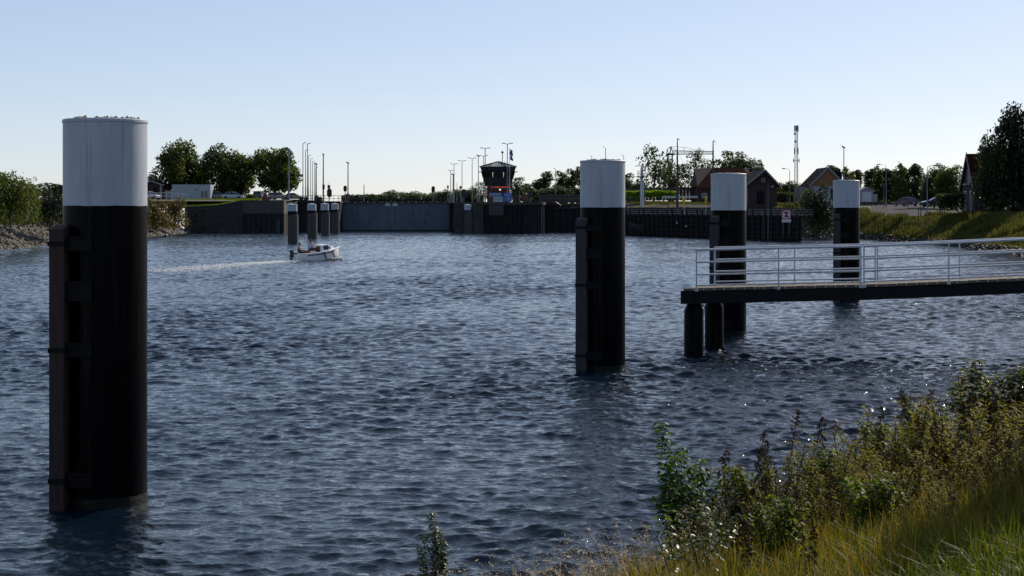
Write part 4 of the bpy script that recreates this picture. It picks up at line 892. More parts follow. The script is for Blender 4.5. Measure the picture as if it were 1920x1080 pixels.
for h, a, off in ((3.25, .14, 0), (2.5, .13, .02), (1.75, .13, .02), (1.0, .13, .02), (.45, .14, .03)):
    m = MB(); m.obox(J(jl / 2, h, off - .12), jd * jl / 2, jn * .1, (0, 0, a)); m.build('waling', m_jet, jt)
m = MB()
k = 0.0
while k < jl: m.obox(J(k + .2, 1.55, -.35), jd * .17, jn * .05, (0, 0, 1.6 + rnd.uniform(-.05, .05))); k += .38
m.build('plank_screen', m_jet, jt)
m = MB(); m.obox(J(jl / 2, 3.3, -1.4), jd * jl / 2, jn * 1.0, (0, 0, .08)); m.build('walkway', m_jet, jt)
for off in (.1, -2.3):
    for h in (4.12, 3.82, 3.52):
        m = MB(); m.tube([J(0, h, off), J(jl, h, off)], .035, 6); m.build('rail', m_jetrail, jt)
for k in range(18):
    s_ = jl * (k + .5) / 18; m = MB(); m.obox(J(s_, 4.2, .05), jd * .22, jn * .12, (0, 0, .03)); m.build('post_cap', m_jetrail, jt)
for k, s_ in enumerate((21.5, 24.5, 36.5, 39.2)):
    m = MB(); m.lathe(J(s_, 2.0 - .5 * (k % 2), .33), [(.10, 0), (.13, .05), (.13, .22), (.06, .28)], 8); m.build('white_lit_dot', m_whitep, jt)  # small white pieces standing in for the lit dots on the jetty timber
for s_ in (33.5, 41.0, 47.0):
    for dx in (-.2, .2): m = MB(); m.tube([J(s_ + dx, .2, .34), J(s_ + dx, 4.0, .34)], .03, 5); m.build('ladder_rail', m_jetrail, jt)
    m = MB()
    for q in range(12): m.tube([J(s_ - .2, .4 + .3 * q, .34), J(s_ + .2, .4 + .3 * q, .34)], .02, 4)
    m.build('ladder_rungs', m_jetrail, jt)
m = MB()
for q in range(3): m.tube([J(51 + q * 1.2, .2, -.1), J(52.6 + q * .8, 3.2, -.1)], .09, 6)
m.build('raking_braces', m_greywood, jt)
pole('gauge_pole', 1440, 344, 452, 202.5, 1.6, 'tall thin grey pole standing in the water in front of the brick house', 'pole', None, None, m_jetrail)
m_signred = M('sign_red', (0.45, 0.02, 0.03), 0.5, 0.05); m_signblk = M('sign_black', (0.012, 0.012, 0.015), 0.5, 0.05); m_signwht = M('sign_white', (0.50, 0.50, 0.52), 0.5, 0.05)
c = W(1474.5, 402, 200.0); ns = thing('no_mooring_sign', c, 'square white sign with red border, black mooring symbol and red diagonal on the jetty end', 'sign')
a = S(8.5, 200); m = MB(); m.box((-a, 0, -a), (a, .06, a)); m.build('panel', m_signwht, ns)
m = MB(); b = a * .16
for bx in (((-a, -.012, a - b), (a, -.001, a)), ((-a, -.012, -a), (a, -.001, -a + b)), ((-a, -.012, -a + b), (-a + b, -.001, a - b)), ((a - b, -.012, -a + b), (a, -.001, a - b))): m.box(*bx)
m.build('red_border', m_signred, ns)
m = MB(); m.prism([(-.3, -.012, .36), (.3, -.012, .36), (.12, -.012, .0), (.3, -.012, -.36), (-.3, -.012, -.36), (-.12, -.012, .0)], (0, .011, 0)); m.build('mooring_symbol', m_signblk, ns)
m = MB(); m.obox((0, -.02, 0), (a * .8, 0, -a * .8), (0, .004, 0), (.035, 0, .035)); m.build('red_diagonal', m_signred, ns)
m = MB(); m.box((-a, 0, -a * 1.75), (a, .06, -a * 1.1)); m.build('lower_plate', m_signwht, ns)
for x in (-.4, .4): m = MB(); m.tube([(x, .1, -2.6), (x, .1, a + .25)], .05, 6); m.build('post', m_jetrail, ns)
for px, yt, lab in ((1476, 362, 'left one of two thin brown posts above the no-mooring sign'), (1480.5, 360, 'right one of two thin brown posts above the no-mooring sign')):
    pole('brown_post', px, yt, 396, 214, 1.6, lab, 'post', None, None, m_fencebr)

# ------------------------------------------------------------------ moored ships behind the jetty: hull, mast, rigging, pennant
m_mast = M('dark_red_mast', (0.045, 0.020, 0.016), 0.6, 0.3, 3)
m_yellow = M('yellow_cloth', (0.55, 0.36, 0.015), 0.7, 0.1)
m_hull = M('black_hull', (0.012, 0.012, 0.014), 0.5, 0.3, 2)
def ship(px, ytop, Y, rz, label, pennant):
    p = W(px, HOR, Y); t = thing('sailing_barge', (p.x, p.y, 0), label, 'ship', None, rz)
    m = MB(); rs_ = []
    for x, w, z0, z1 in ((-8, 1.2, .2, 2.2), (-6.5, 2.0, -.4, 1.7), (0, 2.3, -.5, 1.4), (5, 2.1, -.4, 1.7), (7.2, 1.0, -.1, 2.2), (8, .15, .5, 2.5)):
        rs_.append([Vector((x, y * w, z)) for y, z in ((-1, z1), (-.95, (z0 + z1) / 2), (-.5, z0), (.5, z0), (.95, (z0 + z1) / 2), (1, z1))])
    m.rings(rs_); m.build('hull', m_hull, t, True)
    m = MB(); m.box((-5.5, -1.3, 1.4), (-1.5, 1.3, 2.5)); m.build('deckhouse', m_fencebr, t)
    H = EYE - (ytop - HOR) / F * Y
    m = MB(); m.tube([(0, 0, 1), (0, 0, H * .45), (0, 0, H * .8), (0, 0, H)], .25, 10, .07); m.build('mast', m_mast, t, True)
    for k, (x, y) in enumerate(((-1.2, 2.1), (-1.2, -2.1), (7.6, 0), (.9, 2.1), (.9, -2.1))): m = MB(); m.tube([(x, y, 1.6), (0, 0, H * (.86 if k < 3 else .62))], .016, 4); m.build('stay', m_dkmetal, t)
    m = MB(); m.tube([(.2, 0, 2.6), (-6.5, 0, 2.9)], .12, 8, .09); m.build('boom', m_mast, t)
    m = MB()
    for k in range(7): f0, f1 = k / 7, (k + 1) / 7; m.add([(.03 + f0 * .45, .1 * math.sin(k), H + .15 - f0 * .3), (.03 + f1 * .45, .1 * math.sin(k + 1), H + .15 - f1 * .5), (.03 + f1 * .45, .1 * math.sin(k + 1), H - f1 * .35), (.03 + f0 * .45, .1 * math.sin(k), H - .1 - f0 * .2)], [(0, 1, 2, 3)])
    m.build('pennant', m_dkmetal, t)
    if pennant:
        m = MB(); m.add([( -1.2, 0, 5.0), (6.2, 0, 4.0), (6.2, 0, 4.05), (-1.2, 0, 5.06)], [(0, 1, 2, 3)])
        m = MB(); m.tube([(1.2 + 3.6 * (1 - math.cos(a)) / 2 * 1.0, -1, 4.0 + 1.05 * math.sin(a)) for a in [k * math.pi / 10 for k in range(11)]], .035, 5); m.build('canopy_bow', m_whitep, t)
    return t
ship(1270, 260, 243, R(-30), 'moored barge whose taller dark red mast crosses the tower crane jib, behind the jetty', True)
ship(1337, 264, 238, R(-35), 'moored barge with its mast at the end of the crane jib', False)
for px, yt, lab in ((1282.5, 368, 'left yellow furled flag on a leaning white pole beside the taller mast'), (1321, 367, 'right yellow furled flag on a leaning white pole left of the third mooring pile')):
    p = W(px + 2, 397, 236); t = thing('flag_pole', p, lab, 'flag'); h = S(397 - yt, 236); l = -.35 if px < 1300 else .1
    m = MB(); m.tube([(0, 0, -.5), (l, 0, h)], .045, 6); m.build('pole', m_whitep, t)
    m = MB(); m.rings([[Vector((l * z / h + r * math.cos(a), .6 * r * math.sin(a), z)) for a in [k * math.pi / 4 for k in range(8)]] for z, r in ((h * .42, .06), (h * .55, .19), (h * .75, .17), (h * .93, .21), (h, .05))]); m.build('flag', m_yellow, t, True)

# ------------------------------------------------------------------ buildings
m_brick = M('dark_red_brick', (0.035, 0.017, 0.016), 0.85, 0.3, 3, bump=0.2)
m_brick2 = M('orange_brown_brick', (0.19, 0.088, 0.038), 0.85, 0.25, 3, bump=0.2)
m_tile = M('dark_roof_tiles', (0.012, 0.013, 0.017), 1.0, 0.3, 3, bump=0.4, bscale=14, spec=0.03)
m_redtile = M('red_roof_tiles', (0.030, 0.008, 0.007), 1.0, 0.35, 3, bump=0.4, bscale=14, spec=0.03)
m_trim = M('grey_trim_paint', (0.20, 0.20, 0.21), 0.6, 0.1); m_cream = M('cream_render', (0.26, 0.22, 0.19), 0.8, 0.15, 1)
m_plaster = M('white_plaster', (0.26, 0.26, 0.27), 0.8, 0.1, 1)
m_dglass = M('dark_window_glass', (0.01, 0.012, 0.016), 0.08, 0.2)
def gable_house(name, pxl, pxr, yeave, yapex, ybase, Y, depth, wall, roof, label, over=.35, axis='y', trim=None, apex=None):
    """gable end faces the camera (axis y) or the left (axis x); returns the thing and its local helper"""
    a, b = W(pxl, ybase, Y), W(pxr, ybase, Y); w = b.x - a.x; ze, za = S(ybase - yeave, Y), S(ybase - yapex, Y)
    t = thing(name, (a.x, Y, a.z), label, 'house'); ax = w / 2 if apex is None else (W(apex, 0, Y).x - a.x)
    m = MB(); pts = [(0, 0, -1.2), (w, 0, -1.2), (w, 0, ze), (ax, 0, za), (0, 0, ze)]; m.prism(pts, (0, depth, 0)); m.build('wall', wall, t)
    r = None
    for s_, x1 in ((-1, 0), (1, w)):
        e = Vector((x1 - ax, 0, ze - za)); e = e * (1 + over / e.length); nrm = Vector((-e.z, 0, e.x)).normalized(); nrm = nrm if nrm.z > 0 else -nrm
        p0 = Vector((ax, -over, za)) + nrm * .02; p1 = p0 + e
        m = MB(); m.prism([p0, p1, p1 + nrm * .16, p0 + nrm * .16], (0, depth + 2 * over, 0)); r = m.build('roof', roof, t)
        m = MB(); q0 = p0 + Vector((0, -.04, -.1)); q1 = p1 + Vector((0, -.04, -.1)); m.prism([q0, q1, q1 + nrm * .24, q0 + nrm * .24], (0, .038, 0)); m.build('verge_board', trim or m_trim, t)
    return t, w, ze, za, r
def window(t, x, z, w, h, y=-.03, frame=None, bars=1, name='window'):
    m = MB(); f = .09
    m.box((x - w/2, y - .05, z - h/2), (x - w/2 + f, y + .06, z + h/2)); m.box((x + w/2 - f, y - .05, z - h/2), (x + w/2, y + .06, z + h/2))
    m.box((x - w/2 + f, y - .05, z - h/2), (x + w/2 - f, y + .06, z - h/2 + f)); m.box((x - w/2 + f, y - .05, z + h/2 - f), (x + w/2 - f, y + .06, z + h/2))
    for k in range(bars): xx = x - w/2 + w * (k + 1) / (bars + 1); m.box((xx - .03, y - .04, z - h/2 + f), (xx + .03, y + .05, z + h/2 - f))
    o = m.build(name, frame or m_whitep, t); m = MB(); m.box((x - w/2 + f, y - .01, z - h/2 + f), (x + w/2 - f, y + .02, z + h/2 - f)); m.build('pane', m_dglass, o); return o
t, w, ze, za, r = gable_house('brick_house', 1402, 1457, 345, 319.5, 383, 246, 13, m_brick, m_tile, 'dark red brick house with its gable and small red-framed window facing the water', .7, apex=1433)
window(t, W(1431, 0, 246).x - t.location.x, S(383 - 338, 246), .85, .95, frame=m_redtile)
m = MB(); x = S(24, 246); m.box((x - .6, -.05, 0), (x + .6, -.002, 2.1)); m.build('door', m_tile, t)
m = MB(); m.box((S(46, 246) - .15, -.12, 2.75), (S(46, 246) + .15, -.002, 2.95)); m.build('wall_lamp', m_whitep, t)
m = MB(); m.tube([(-.05, -.12, 0), (-.05, -.12, ze)], .05, 6); m.build('downpipe', m_trim, t)
# red roofed barn, ridge along x
b0 = W(1308, 382, 272); bt = thing('barn', b0, 'large barn with a red tiled roof behind the third mooring pile', 'barn'); L_ = S(104, 272); ze, za = S(382 - 352, 272), S(382 - 313, 272)
m = MB(); m.prism([(0, 0, -.3), (0, 0, ze), (0, 5, za - .1), (0, 10, ze), (0, 10, -.3)], (L_, 0, 0)); m.build('wall', m_brick, bt)
hp = S(36, 272)
m = MB(); V = [(-.4, -.4, ze - .1), (L_ + .4, -.4, ze - .1), (L_ + .4, 10.4, ze - .1), (-.4, 10.4, ze - .1), (hp, 5, za), (L_ - 1, 5, za)]
m.add(V, [(0, 1, 5, 4), (2, 3, 4, 5), (1, 2, 5), (3, 0, 4), (3, 2, 1, 0)]); m.build('roof', m_redtile, bt)
for k in range(4): window(bt, 1.2 + k * 2.2, ze * .5, .9, .9)
t, w, ze, za, r = gable_house('gabled_house', 1520, 1584, 347, 315, 384, 250, 8, m_plaster, m_tile, 'house with an orange-brown gable over white walls behind the dark round bush', .35, trim=m_trim, apex=1552)
m = MB(); zz = S(384 - 349, 250); m.prism([(.05, -.06, zz), (w - .05, -.06, zz), (w / 2, -.06, za - .15)], (0, .058, 0)); m.build('brick_gable', m_brick2, t)
m = MB(); m.box((-1.6, 1.0, -.3), (-.001, 6, S(384 - 350, 250))); m.build('cream_annex', m_cream, t)
m = MB(); 
for k in range(5): m.box((-1.55 + k * .3, .94, 0), (-1.40 + k * .3, .999, S(384 - 352, 250)))
m.build('annex_boards', m_plaster, t)
window(t, w * .72, 1.5, 1.4, 1.2, frame=m_tile, name='shop_window'); m = MB(); m.box((w * .2, -.05, 0), (w * .33, -.002, 2.1)); m.build('door', m_brick2, t)
for x in (.27, .62): window(t, w * x, 2.3, .5, .9, frame=m_trim, bars=0)
cx_, = (W(1575.5, 0, 252).x - t.location.x,); m = MB(); m.box((cx_ - .3, 2.0, 2.5), (cx_ + .3, 2.7, S(384 - 322, 250))); m.tube([(cx_, 2.35, S(384 - 322, 250)), (cx_, 2.35, S(384 - 316, 250))], .14, 8); m.build('chimney', m_tile, t)
t, w, ze, za, r = gable_house('pale_garage', 1614, 1637, 358, 352, 383, 285, 5, m_plaster, m_trim, 'small pale garage with a low gable left of the dark tree row', .15)
m = MB(); m.box((.25, -.04, 0), (w - .35, -.002, ze - .2)); m.build('garage_door', m_whitep, t)
m = MB(); m.box((w + .2, .5, -.2), (w + .9, 1.2, 1.9)); m.build('side_box', m_plaster, t)
board_fence(1612, 1662, 378.5, 384.5, 278, 'low dark fence below the pale garage', m_dkmetal)
# steep gabled house at the right edge, its gable looking left
HY, hx0, hz0 = 198.0, W(1828, 399, 198).x, 3.35
t = thing('steep_gabled_house', (hx0, HY, hz0), 'steep gabled red brick house half hidden by the big black-green tree', 'house')
D_, L_, ze, za = 5.6, 13.0, S(399 - 345, HY), S(399 - 285, HY)
m = MB(); m.prism([(0, 0, -.5), (0, 0, ze), (0, D_ / 2, za), (0, D_, ze), (0, D_, -.5)], (L_, 0, 0)); m.build('wall', m_brick, t)
for s_ in (0, 1):
    y1 = -.35 if s_ == 0 else D_ + .35; k = (za - ze) / (D_ / 2); z1 = ze - .35 * k
    m = MB(); m.prism([(-.3, D_ / 2, za + .02), (-.3, y1, z1 + .02), (-.3, y1, z1 + .25), (-.3, D_ / 2, za + .27)], (L_ + .6, 0, 0)); m.build('roof', m_redtile, t)
    m = MB(); m.prism([(-.36, D_ / 2, za - .12), (-.36, y1, z1 - .12), (-.36, y1, z1 + .28), (-.36, D_ / 2, za + .30)], (.058, 0, 0)); m.build('verge_board', m_trim, t)
m = MB(); m.box((-.34, D_ / 2 - 1.6, ze + .3), (-.302, D_ / 2 + 1.6, ze + .5)); m.tube([(-.3, D_ / 2, za - .1), (-.3, D_ / 2, za + .5)], .06, 6); m.build('gable_trim', m_trim, t)
def side_window(y, z, w, h):
    m = MB(); m.box((-.06, y - w/2, z - h/2), (.02, y + w/2, z - h/2 + .1)); m.box((-.06, y - w/2, z + h/2 - .1), (.02, y + w/2, z + h/2)); m.box((-.06, y - w/2, z - h/2 + .1), (.02, y - w/2 + .1, z + h/2 - .1)); m.box((-.06, y + w/2 - .1, z - h/2 + .1), (.02, y + w/2, z + h/2 - .1)); m.box((-.05, y - .05, z - h/2 + .1), (.01, y + .05, z + h/2 - .1))
    o_ = m.build('window', m_whitep, t); m = MB(); m.box((-.02, y - w/2 + .1, z - h/2 + .1), (.01, y + w/2 - .1, z + h/2 - .1)); m.build('pane', m_dglass, o_)
side_window(D_ / 2 - .3, ze + 1.5, .9, 1.8); side_window(1.6, 2.0, 1.0, 2.5); side_window(4.2, 2.0, 1.0, 2.5)
for px in (1858, 1880, 1903): window(t, W(px, 0, HY).x - hx0, 1.9, .75, 1.9)
# brick shed and white container on the left
t, w, ze, za, r = gable_house('brick_shed', 262, 303.5, 346.5, 340, 373, 296, 6, m_brick, m_tile, 'small dark brick shed right beside the nearest mooring pile', .5, apex=285)
m = MB(); m.box((w - .35, -.12, -.2), (w, -.002, ze - .1)); m.build('pale_corner_post', m_cream, t)
m = MB(); m.box((w * .62, -.05, 0), (w * .8, -.002, 2.2)); m.build('door', m_tile, t)
m_cont = M('white_container_paint', (0.30, 0.33, 0.37), 0.5, 0.12, 1)
a, b = W(322.5, 373.5, 288), W(394.5, 346.5, 288); ct = thing('white_container', a, 'white corrugated container office with two dark window panes in the car park', 'container'); L_ = b.x - a.x; H_ = b.z - a.z
pr = []; x = .12
while x < L_ * .72: pr += [(x, 0), (x + .10, 0), (x + .14, .05), (x + .24, .05)]; x += .28
pr += [(L_ * .72 + .3, 0), (L_ - .12, 0)]
m = MB(); m.prism([(p, q, .14) for p, q in pr] + [(L_ - .12, 2.4, .14), (.12, 2.4, .14)], (0, 0, H_ - .26)); m.build('body', m_cont, ct)
m = MB()
for x in (0, L_ - .115): m.box((x, -.03, 0), (x + .115, 2.43, H_))
m.box((.116, -.03, H_ - .115), (L_ - .116, 2.43, H_)); m.box((.116, -.03, 0), (L_ - .116, 2.43, .135)); m.build('frame', m_cont, ct)
m = MB(); m.box((.02, -.02, H_ + .002), (L_ - .02, 2.4, H_ + .05)); m.build('roof_sheet', m_cont, ct)
for px in (380, 387): window(ct, W(px, 0, 288).x - a.x, .95, .62, 1.5, frame=m_cont, bars=0)
m = MB(); m.box((L_ * .6, -.06, H_ * .6), (L_ * .68, -.002, H_ * .75)); m.build('vent_grille', m_galv, ct)
a = W(309, 373, 291); t = thing('grey_crate', a, 'pale grey crate between brick shed and white container', 'crate'); m = MB(); m.box((0, 0, 0), (1.1, 1.2, 1.55)); m.build('body', m_trim, t); m = MB(); m.box((-.03, -.03, 1.552), (1.13, 1.23, 1.62)); m.build('lid', m_trim, t)
railing('white_railing', W(262, 373.5, 284), W(322, 373.5, 284), 1.15, 6, 'white two-bar railing in front of the brick shed', m_whitep, 1, .05)
railing('white_railing', W(322.6, 372, 284), W(352, 373.6, 284), .9, 3, 'white handrail sloping down in front of the container', m_whitep, 0, .04)

# ------------------------------------------------------------------ cars
m_tyre = M('tyre_rubber', (0.01, 0.01, 0.01), 0.8, 0.2); m_rim = M('alloy_rim', (0.3, 0.3, 0.32), 0.35, 0.1, metal=0.6); m_hl = M('headlight_lens', (0.6, 0.6, 0.62), 0.1, 0.05); m_tl = M('tail_light_lens', (0.3, 0.01, 0.01), 0.2, 0.05)
def carpaint(n, c): return M(n, c, 0.28, 0.05, 2, coat=0.6)
CARP = {'sedan': ([(-2.2, .35), (-2.22, .75), (-2.1, .95), (-1.5, 1.0), (1.0, .95), (1.95, .82), (2.2, .65), (2.2, .35)], [(-1.65, .98), (-1.05, 1.38), (.05, 1.42), (.95, .95)]),
        'hatch': ([(-1.9, .35), (-1.95, .8), (-1.85, 1.0), (.9, .98), (1.75, .85), (1.98, .65), (1.98, .35)], [(-1.85, .99), (-1.55, 1.45), (.0, 1.5), (.95, .97)]),
        'suv': ([(-2.2, .4), (-2.25, .9), (-2.15, 1.1), (1.1, 1.08), (2.0, 1.0), (2.2, .75), (2.2, .4)], [(-2.1, 1.09), (-1.9, 1.65), (.1, 1.72), (1.1, 1.07)])}
def car(px, ybase, Y, kind, paint, rz, label):
    t = thing('parked_car', W(px, ybase, Y), label, 'car', 'parked cars', rz); lo, up = CARP[kind]; w = .86
    m = MB(); n = len(lo)
    m.rings([[Vector((x * (1 - .04 * abs(q)), q * w * (1 if abs(q) < .95 else 1), z * (1 - .03 * (abs(q) > .9)))) for x, z in lo] for q in (-1, -.92, .92, 1)]); m.build('body', paint, t)
    m = MB(); m.rings([[Vector((x, q * (w - .05) if i in (0, 3) else q * (w - .22), z)) for i, (x, z) in enumerate(up)] for q in (-1, 1)]); m.build('windows', m_dglass, t)
    m = MB(); a, b = up[1], up[2]; ww = w - .2
    m.prism([(a[0] - .02, -ww, a[1] + .002), (b[0] + .02, -ww, b[1] + .002), (b[0] + .0, ww, b[1] + .002), (a[0], ww, a[1] + .002)], (0, 0, .05))
    for s_ in (-1, 1):
        for i, j in ((0, 1), (2, 3)): p, q = up[i], up[j]; m.tube([(p[0], s_ * (w - .05 if i in (0, 3) else w - .21), p[1]), (q[0], s_ * (w - .05 if j in (0, 3) else w - .21), q[1] + .02)], .045, 5)
        xm = (up[1][0] + up[2][0]) / 2; m.tube([(xm, s_ * (w - .04), .98), (xm, s_ * (w - .2), up[1][1] + .02)], .04, 5)
    m.build('roof', paint, t)
    for x in (-1.3, 1.35):
        for s_ in (-1, 1):
            m = MB(); m.rings([[Vector((x + r * math.cos(k * math.pi / 9), s_ * w + y, .32 + r * math.sin(k * math.pi / 9))) for k in range(18)] for r, y in ((.3, -.1), (.32, -.06), (.32, .04), (.29, .06))]); wh = m.build('wheel', m_tyre, t)
            m = MB(); m.rings([[Vector((x + r * math.cos(k * math.pi / 6), s_ * w + y * s_, .32 + r * math.sin(k * math.pi / 6))) for k in range(12)] for r, y in ((.2, .055), (.19, .075), (.05, .085))]); m.build('rim', m_rim, wh)
    fx = max(x for x, z in lo)
    for s_ in (-1, 1):
        m = MB(); m.box((fx - .14, s_ * .62 - .17, .60), (fx + .015, s_ * .62 + .17, .74)); m.build('headlight', m_hl, t)
        m = MB(); m.box((-fx - .03, s_ * .66 - .12, .72), (-fx + .12, s_ * .66 + .12, .92)); m.build('tail_light', m_tl, t)
    m = MB(); m.box((-fx - .05, -.25, .5), (-fx + .05, .25, .61)); m.build('number_plate', m_whitep, t)
    return t
P_blue = carpaint('dark_blue_car_paint', (0.018, 0.030, 0.075)); P_silver = carpaint('silver_blue_car_paint', (0.22, 0.27, 0.36)); P_grey = carpaint('dark_grey_car_paint', (0.03, 0.032, 0.036)); P_white = carpaint('white_car_paint', (0.5, 0.5, 0.52)); P_black = carpaint('black_car_paint', (0.010, 0.010, 0.012))
car(408, 373.8, 291, 'hatch', P_blue, R(8), 'dark blue car half hidden between white container and silver car')
car(438, 374, 289, 'sedan', P_silver, R(-12), 'silver-blue car under the trees right of the white container')
car(489, 375.5, 288, 'suv', P_grey, R(80), 'dark grey car seen from behind, left of the dark red winch housing')
car(522, 376, 287, 'hatch', P_blue, R(-15), 'blue hatchback right of the dark red winch housing')
car(551, 376.5, 285, 'sedan', P_black, R(4), 'dark sedan at the foot of the thick grey camera mast')
car(282, 374, 289, 'hatch', P_white, R(-20), 'white-fronted car in front of the brick shed beside the nearest pile')
car(1755, 388.5, 212, 'sedan', P_blue, R(185), 'dark blue car parked left of the clipped hedge by the road')
car(1498, 383, 262, 'suv', P_black, R(75), 'black car parked left of the orange gabled house')
car(1698, 387, 252, 'hatch', carpaint('violet_blue_car_paint', (0.02, 0.018, 0.085)), R(118), 'small violet-blue car on the road under the tall grey-green tree')
car(1918, 399, 192, 'hatch', P_silver, R(180), 'pale car at the right edge under the big tree')
for px, yb, lab in ((1722, 396, 'left short dark bollard beside the road'), (1726.5, 396.5, 'right taller dark bollard beside the road')):
    pole('bollard', px, yb - (7 if px < 1724 else 22), yb + 1, 207, 1.6, lab, 'bollard', None, None, m_dkmetal)
pole('road_sign', 1657, 346, 387, 255, 1.0, 'small pale road sign on a thin post at the left road lamp', 'road sign', extra=[(344, 350, -2, 8)])

# ------------------------------------------------------------------ tower crane, lattice mast, radar column
def lattice(m, a, b, w0, w1, n, r, tri=False):
    a, b = Vector(a), Vector(b); d = (b - a).normalized(); up = Vector((0, 1, 0)); s_ = d.cross(up).normalized(); q = s_.cross(d)
    cs = [(1, 1), (-1, 1), (-1, -1), (1, -1)]; pt = lambda k, c: a + (b - a) * k / n + (s_ * c[0] + q * c[1]) * (w0 + (w1 - w0) * k / n) / 2
    for c in cs: m.tube([pt(0, c), pt(n, c)], r, 4)
    for k in range(n):
        for i in range(4): m.tube([pt(k, cs[i]), pt(k + 1, cs[(i + 1) % 4])], r * .5, 3)
CY = 520.0
m_crane = M('grey_crane_steel', (0.10, 0.11, 0.13), 0.5, 0.2)
c0 = W(1256.5, 380, CY); cr = thing('tower_crane', c0, 'far tower crane with a long horizontal jib behind the trees', 'crane'); cz = lambda y: EYE - (y - HOR) / F * CY - c0.z; cu = S(1, CY)
m = MB(); m.box((-.8, -.8, -1), (.8, .8, cz(305))); m.build('tower_base', m_crane, cr)
m = MB(); lattice(m, (0, 0, cz(305)), (0, 0, cz(288)), 1.5, 1.5, 4, .14); m.build('tower', m_crane, cr)
m = MB(); m.box((-1.3, -1, cz(291)), (1.4, 1, cz(287.5))); m.build('cab', m_dkmetal, cr)
m = MB(); lattice(m, (1, 0, cz(286)), (82 * cu, 0, cz(286.5)), 1.2, .9, 34, .10); m.build('jib', m_crane, cr)
m = MB(); m.tube([(0, 0, cz(287)), (1.5 * cu, 0, cz(274.5))], .2, 5); m.tube([(5 * cu, 0, cz(287)), (1.5 * cu, 0, cz(274.5))], .16, 5); m.tube([(-6 * cu, 0, cz(281)), (1.5 * cu, 0, cz(274.5))], .12, 4); m.tube([(-6 * cu, 0, cz(281)), (0, 0, cz(290))], .14, 4); m.tube([(-6 * cu, 0, cz(281)), (-6.5 * cu, 0, cz(292))], .12, 4); m.build('a_frame', m_crane, cr)
m = MB(); m.tube([(1.5 * cu, 0, cz(274.5)), (28 * cu, 0, cz(276.5)), (60 * cu, 0, cz(284.5))], .05, 4); m.tube([(26 * cu, 0, cz(286)), (26 * cu, 0, cz(276))], .08, 4); m.tube([(1.5 * cu, 0, cz(274.5)), (14 * cu, 0, cz(286))], .05, 4); m.build('tie_ropes', m_dkmetal, cr)
m = MB(); m.box((35 * cu, -.5, cz(288.5)), (37 * cu, .5, cz(287))); m.tube([(36 * cu, 0, cz(288)), (36 * cu, 0, cz(293))], .05, 4); m.build('trolley', m_dkmetal, cr)
m = MB(); m.box((-8 * cu, -.6, cz(293)), (-5 * cu, .6, cz(290))); m.build('counterweight', m_dkmetal, cr)
MY = 420.0; c0 = W(1493, 382, MY); lm = thing('lattice_mast', c0, 'tall slender lattice telecom mast with antenna panels', 'mast'); mz = lambda y: EYE - (y - HOR) / F * MY - c0.z; mu = S(1, MY)
m = MB(); lattice(m, (0, 0, -1), (0, 0, mz(236)), .95, .6, 44, .05); m.build('lattice', m_galv, lm)
m = MB(); m.tube([(.1, 0, 0), (.1, 0, mz(236))], .05, 5); m.build('cable_run', m_dkmetal, lm)
for y0, y1, dx, w in ((235, 247, -3.0, 1.6), (235, 247, 3.3, 1.8), (235, 246, .3, 2.4), (277, 289, -3.2, 1.5), (277, 289, 3.3, 1.5), (297.5, 304.5, -5.2, 1.3), (297.5, 304.5, 5.2, 1.3)):
    m = MB(); x = dx * mu; m.box((x - w * mu / 2, -.2, mz(y1)), (x + w * mu / 2, .2, mz(y0))); m.build('antenna_panel', m_galv, lm)
    m = MB(); m.tube([(0, 0, mz((y0 + y1) / 2)), (x, 0, mz((y0 + y1) / 2))], .06, 4); m.build('antenna_arm', m_dkmetal, lm)
for y, dx in ((251, -2.8), (265.5, -2.0)):
    m = MB(); m.rings([[Vector((dx * mu + r * math.cos(k * math.pi / 6), yy, mz(y) + r * math.sin(k * math.pi / 6))) for k in range(12)] for r, yy in ((.05, .2), (.3, 0), (.33, -.15))]); m.build('dish', m_galv, lm)
RY = 256.0; c0 = W(1203.5, 383, RY); rc = thing('radar_column', c0, 'white tapered radar column with round platform and rotating bar on top', 'radar mast'); rz_ = lambda y: S(383 - y, RY); ru = S(1, RY)
m = MB(); m.lathe((0, 0, -.3), [(3.4 * ru, 0), (3.0 * ru, rz_(345)), (2.7 * ru, rz_(332) + .3)], 16); m.build('column', m_whitep, rc, True)
m = MB(); m.lathe((0, 0, rz_(333.5)), [(2.6 * ru, 0), (8.4 * ru, .12), (8.4 * ru, .25), (2.6 * ru, .26)], 20); m.build('platform', m_dkmetal, rc)
m = MB(); m.lathe((0, 0, rz_(330)), [(3.0 * ru, 0), (3.2 * ru, rz_(331) - rz_(332)), (2.7 * ru, 6 * ru), (2.6 * ru, 14 * ru), (2.0 * ru, 16 * ru), (1.2 * ru, 18 * ru)], 14); m.build('head', m_whitep, rc, True)
m = MB(); m.box((-12.5 * ru, -.12, rz_(311.8)), (10.0 * ru, .12, rz_(310.6))); m.build('radar_bar', m_dkmetal, rc)
m = MB()
for q in (0, .45, .9):
    pts = [(8.2 * ru * math.cos(k * math.pi / 8), 8.2 * ru * math.sin(k * math.pi / 8), rz_(333.5) + .25 + q) for k in range(17)]; m.tube(pts, .025, 4)
for k in range(8): a = k * math.pi / 4; m.tube([(8.2 * ru * math.cos(a), 8.2 * ru * math.sin(a), rz_(333)), (8.2 * ru * math.cos(a), 8.2 * ru * math.sin(a), rz_(333) + 1.1)], .025, 4)
m.build('platform_railing', m_dkmetal, rc)
for dx in (.9, 1.5):  m = MB(); m.tube([(3.2 * ru + dx * ru, -.1, .3), (3.2 * ru + dx * ru, -.1, rz_(334))], .03, 4); m.build('ladder_rail', m_galv, rc)
m = MB()
for q in range(22): m.tube([(4.1 * ru, -.1, .5 + q * .19), (4.7 * ru, -.1, .5 + q * .19)], .02, 4)
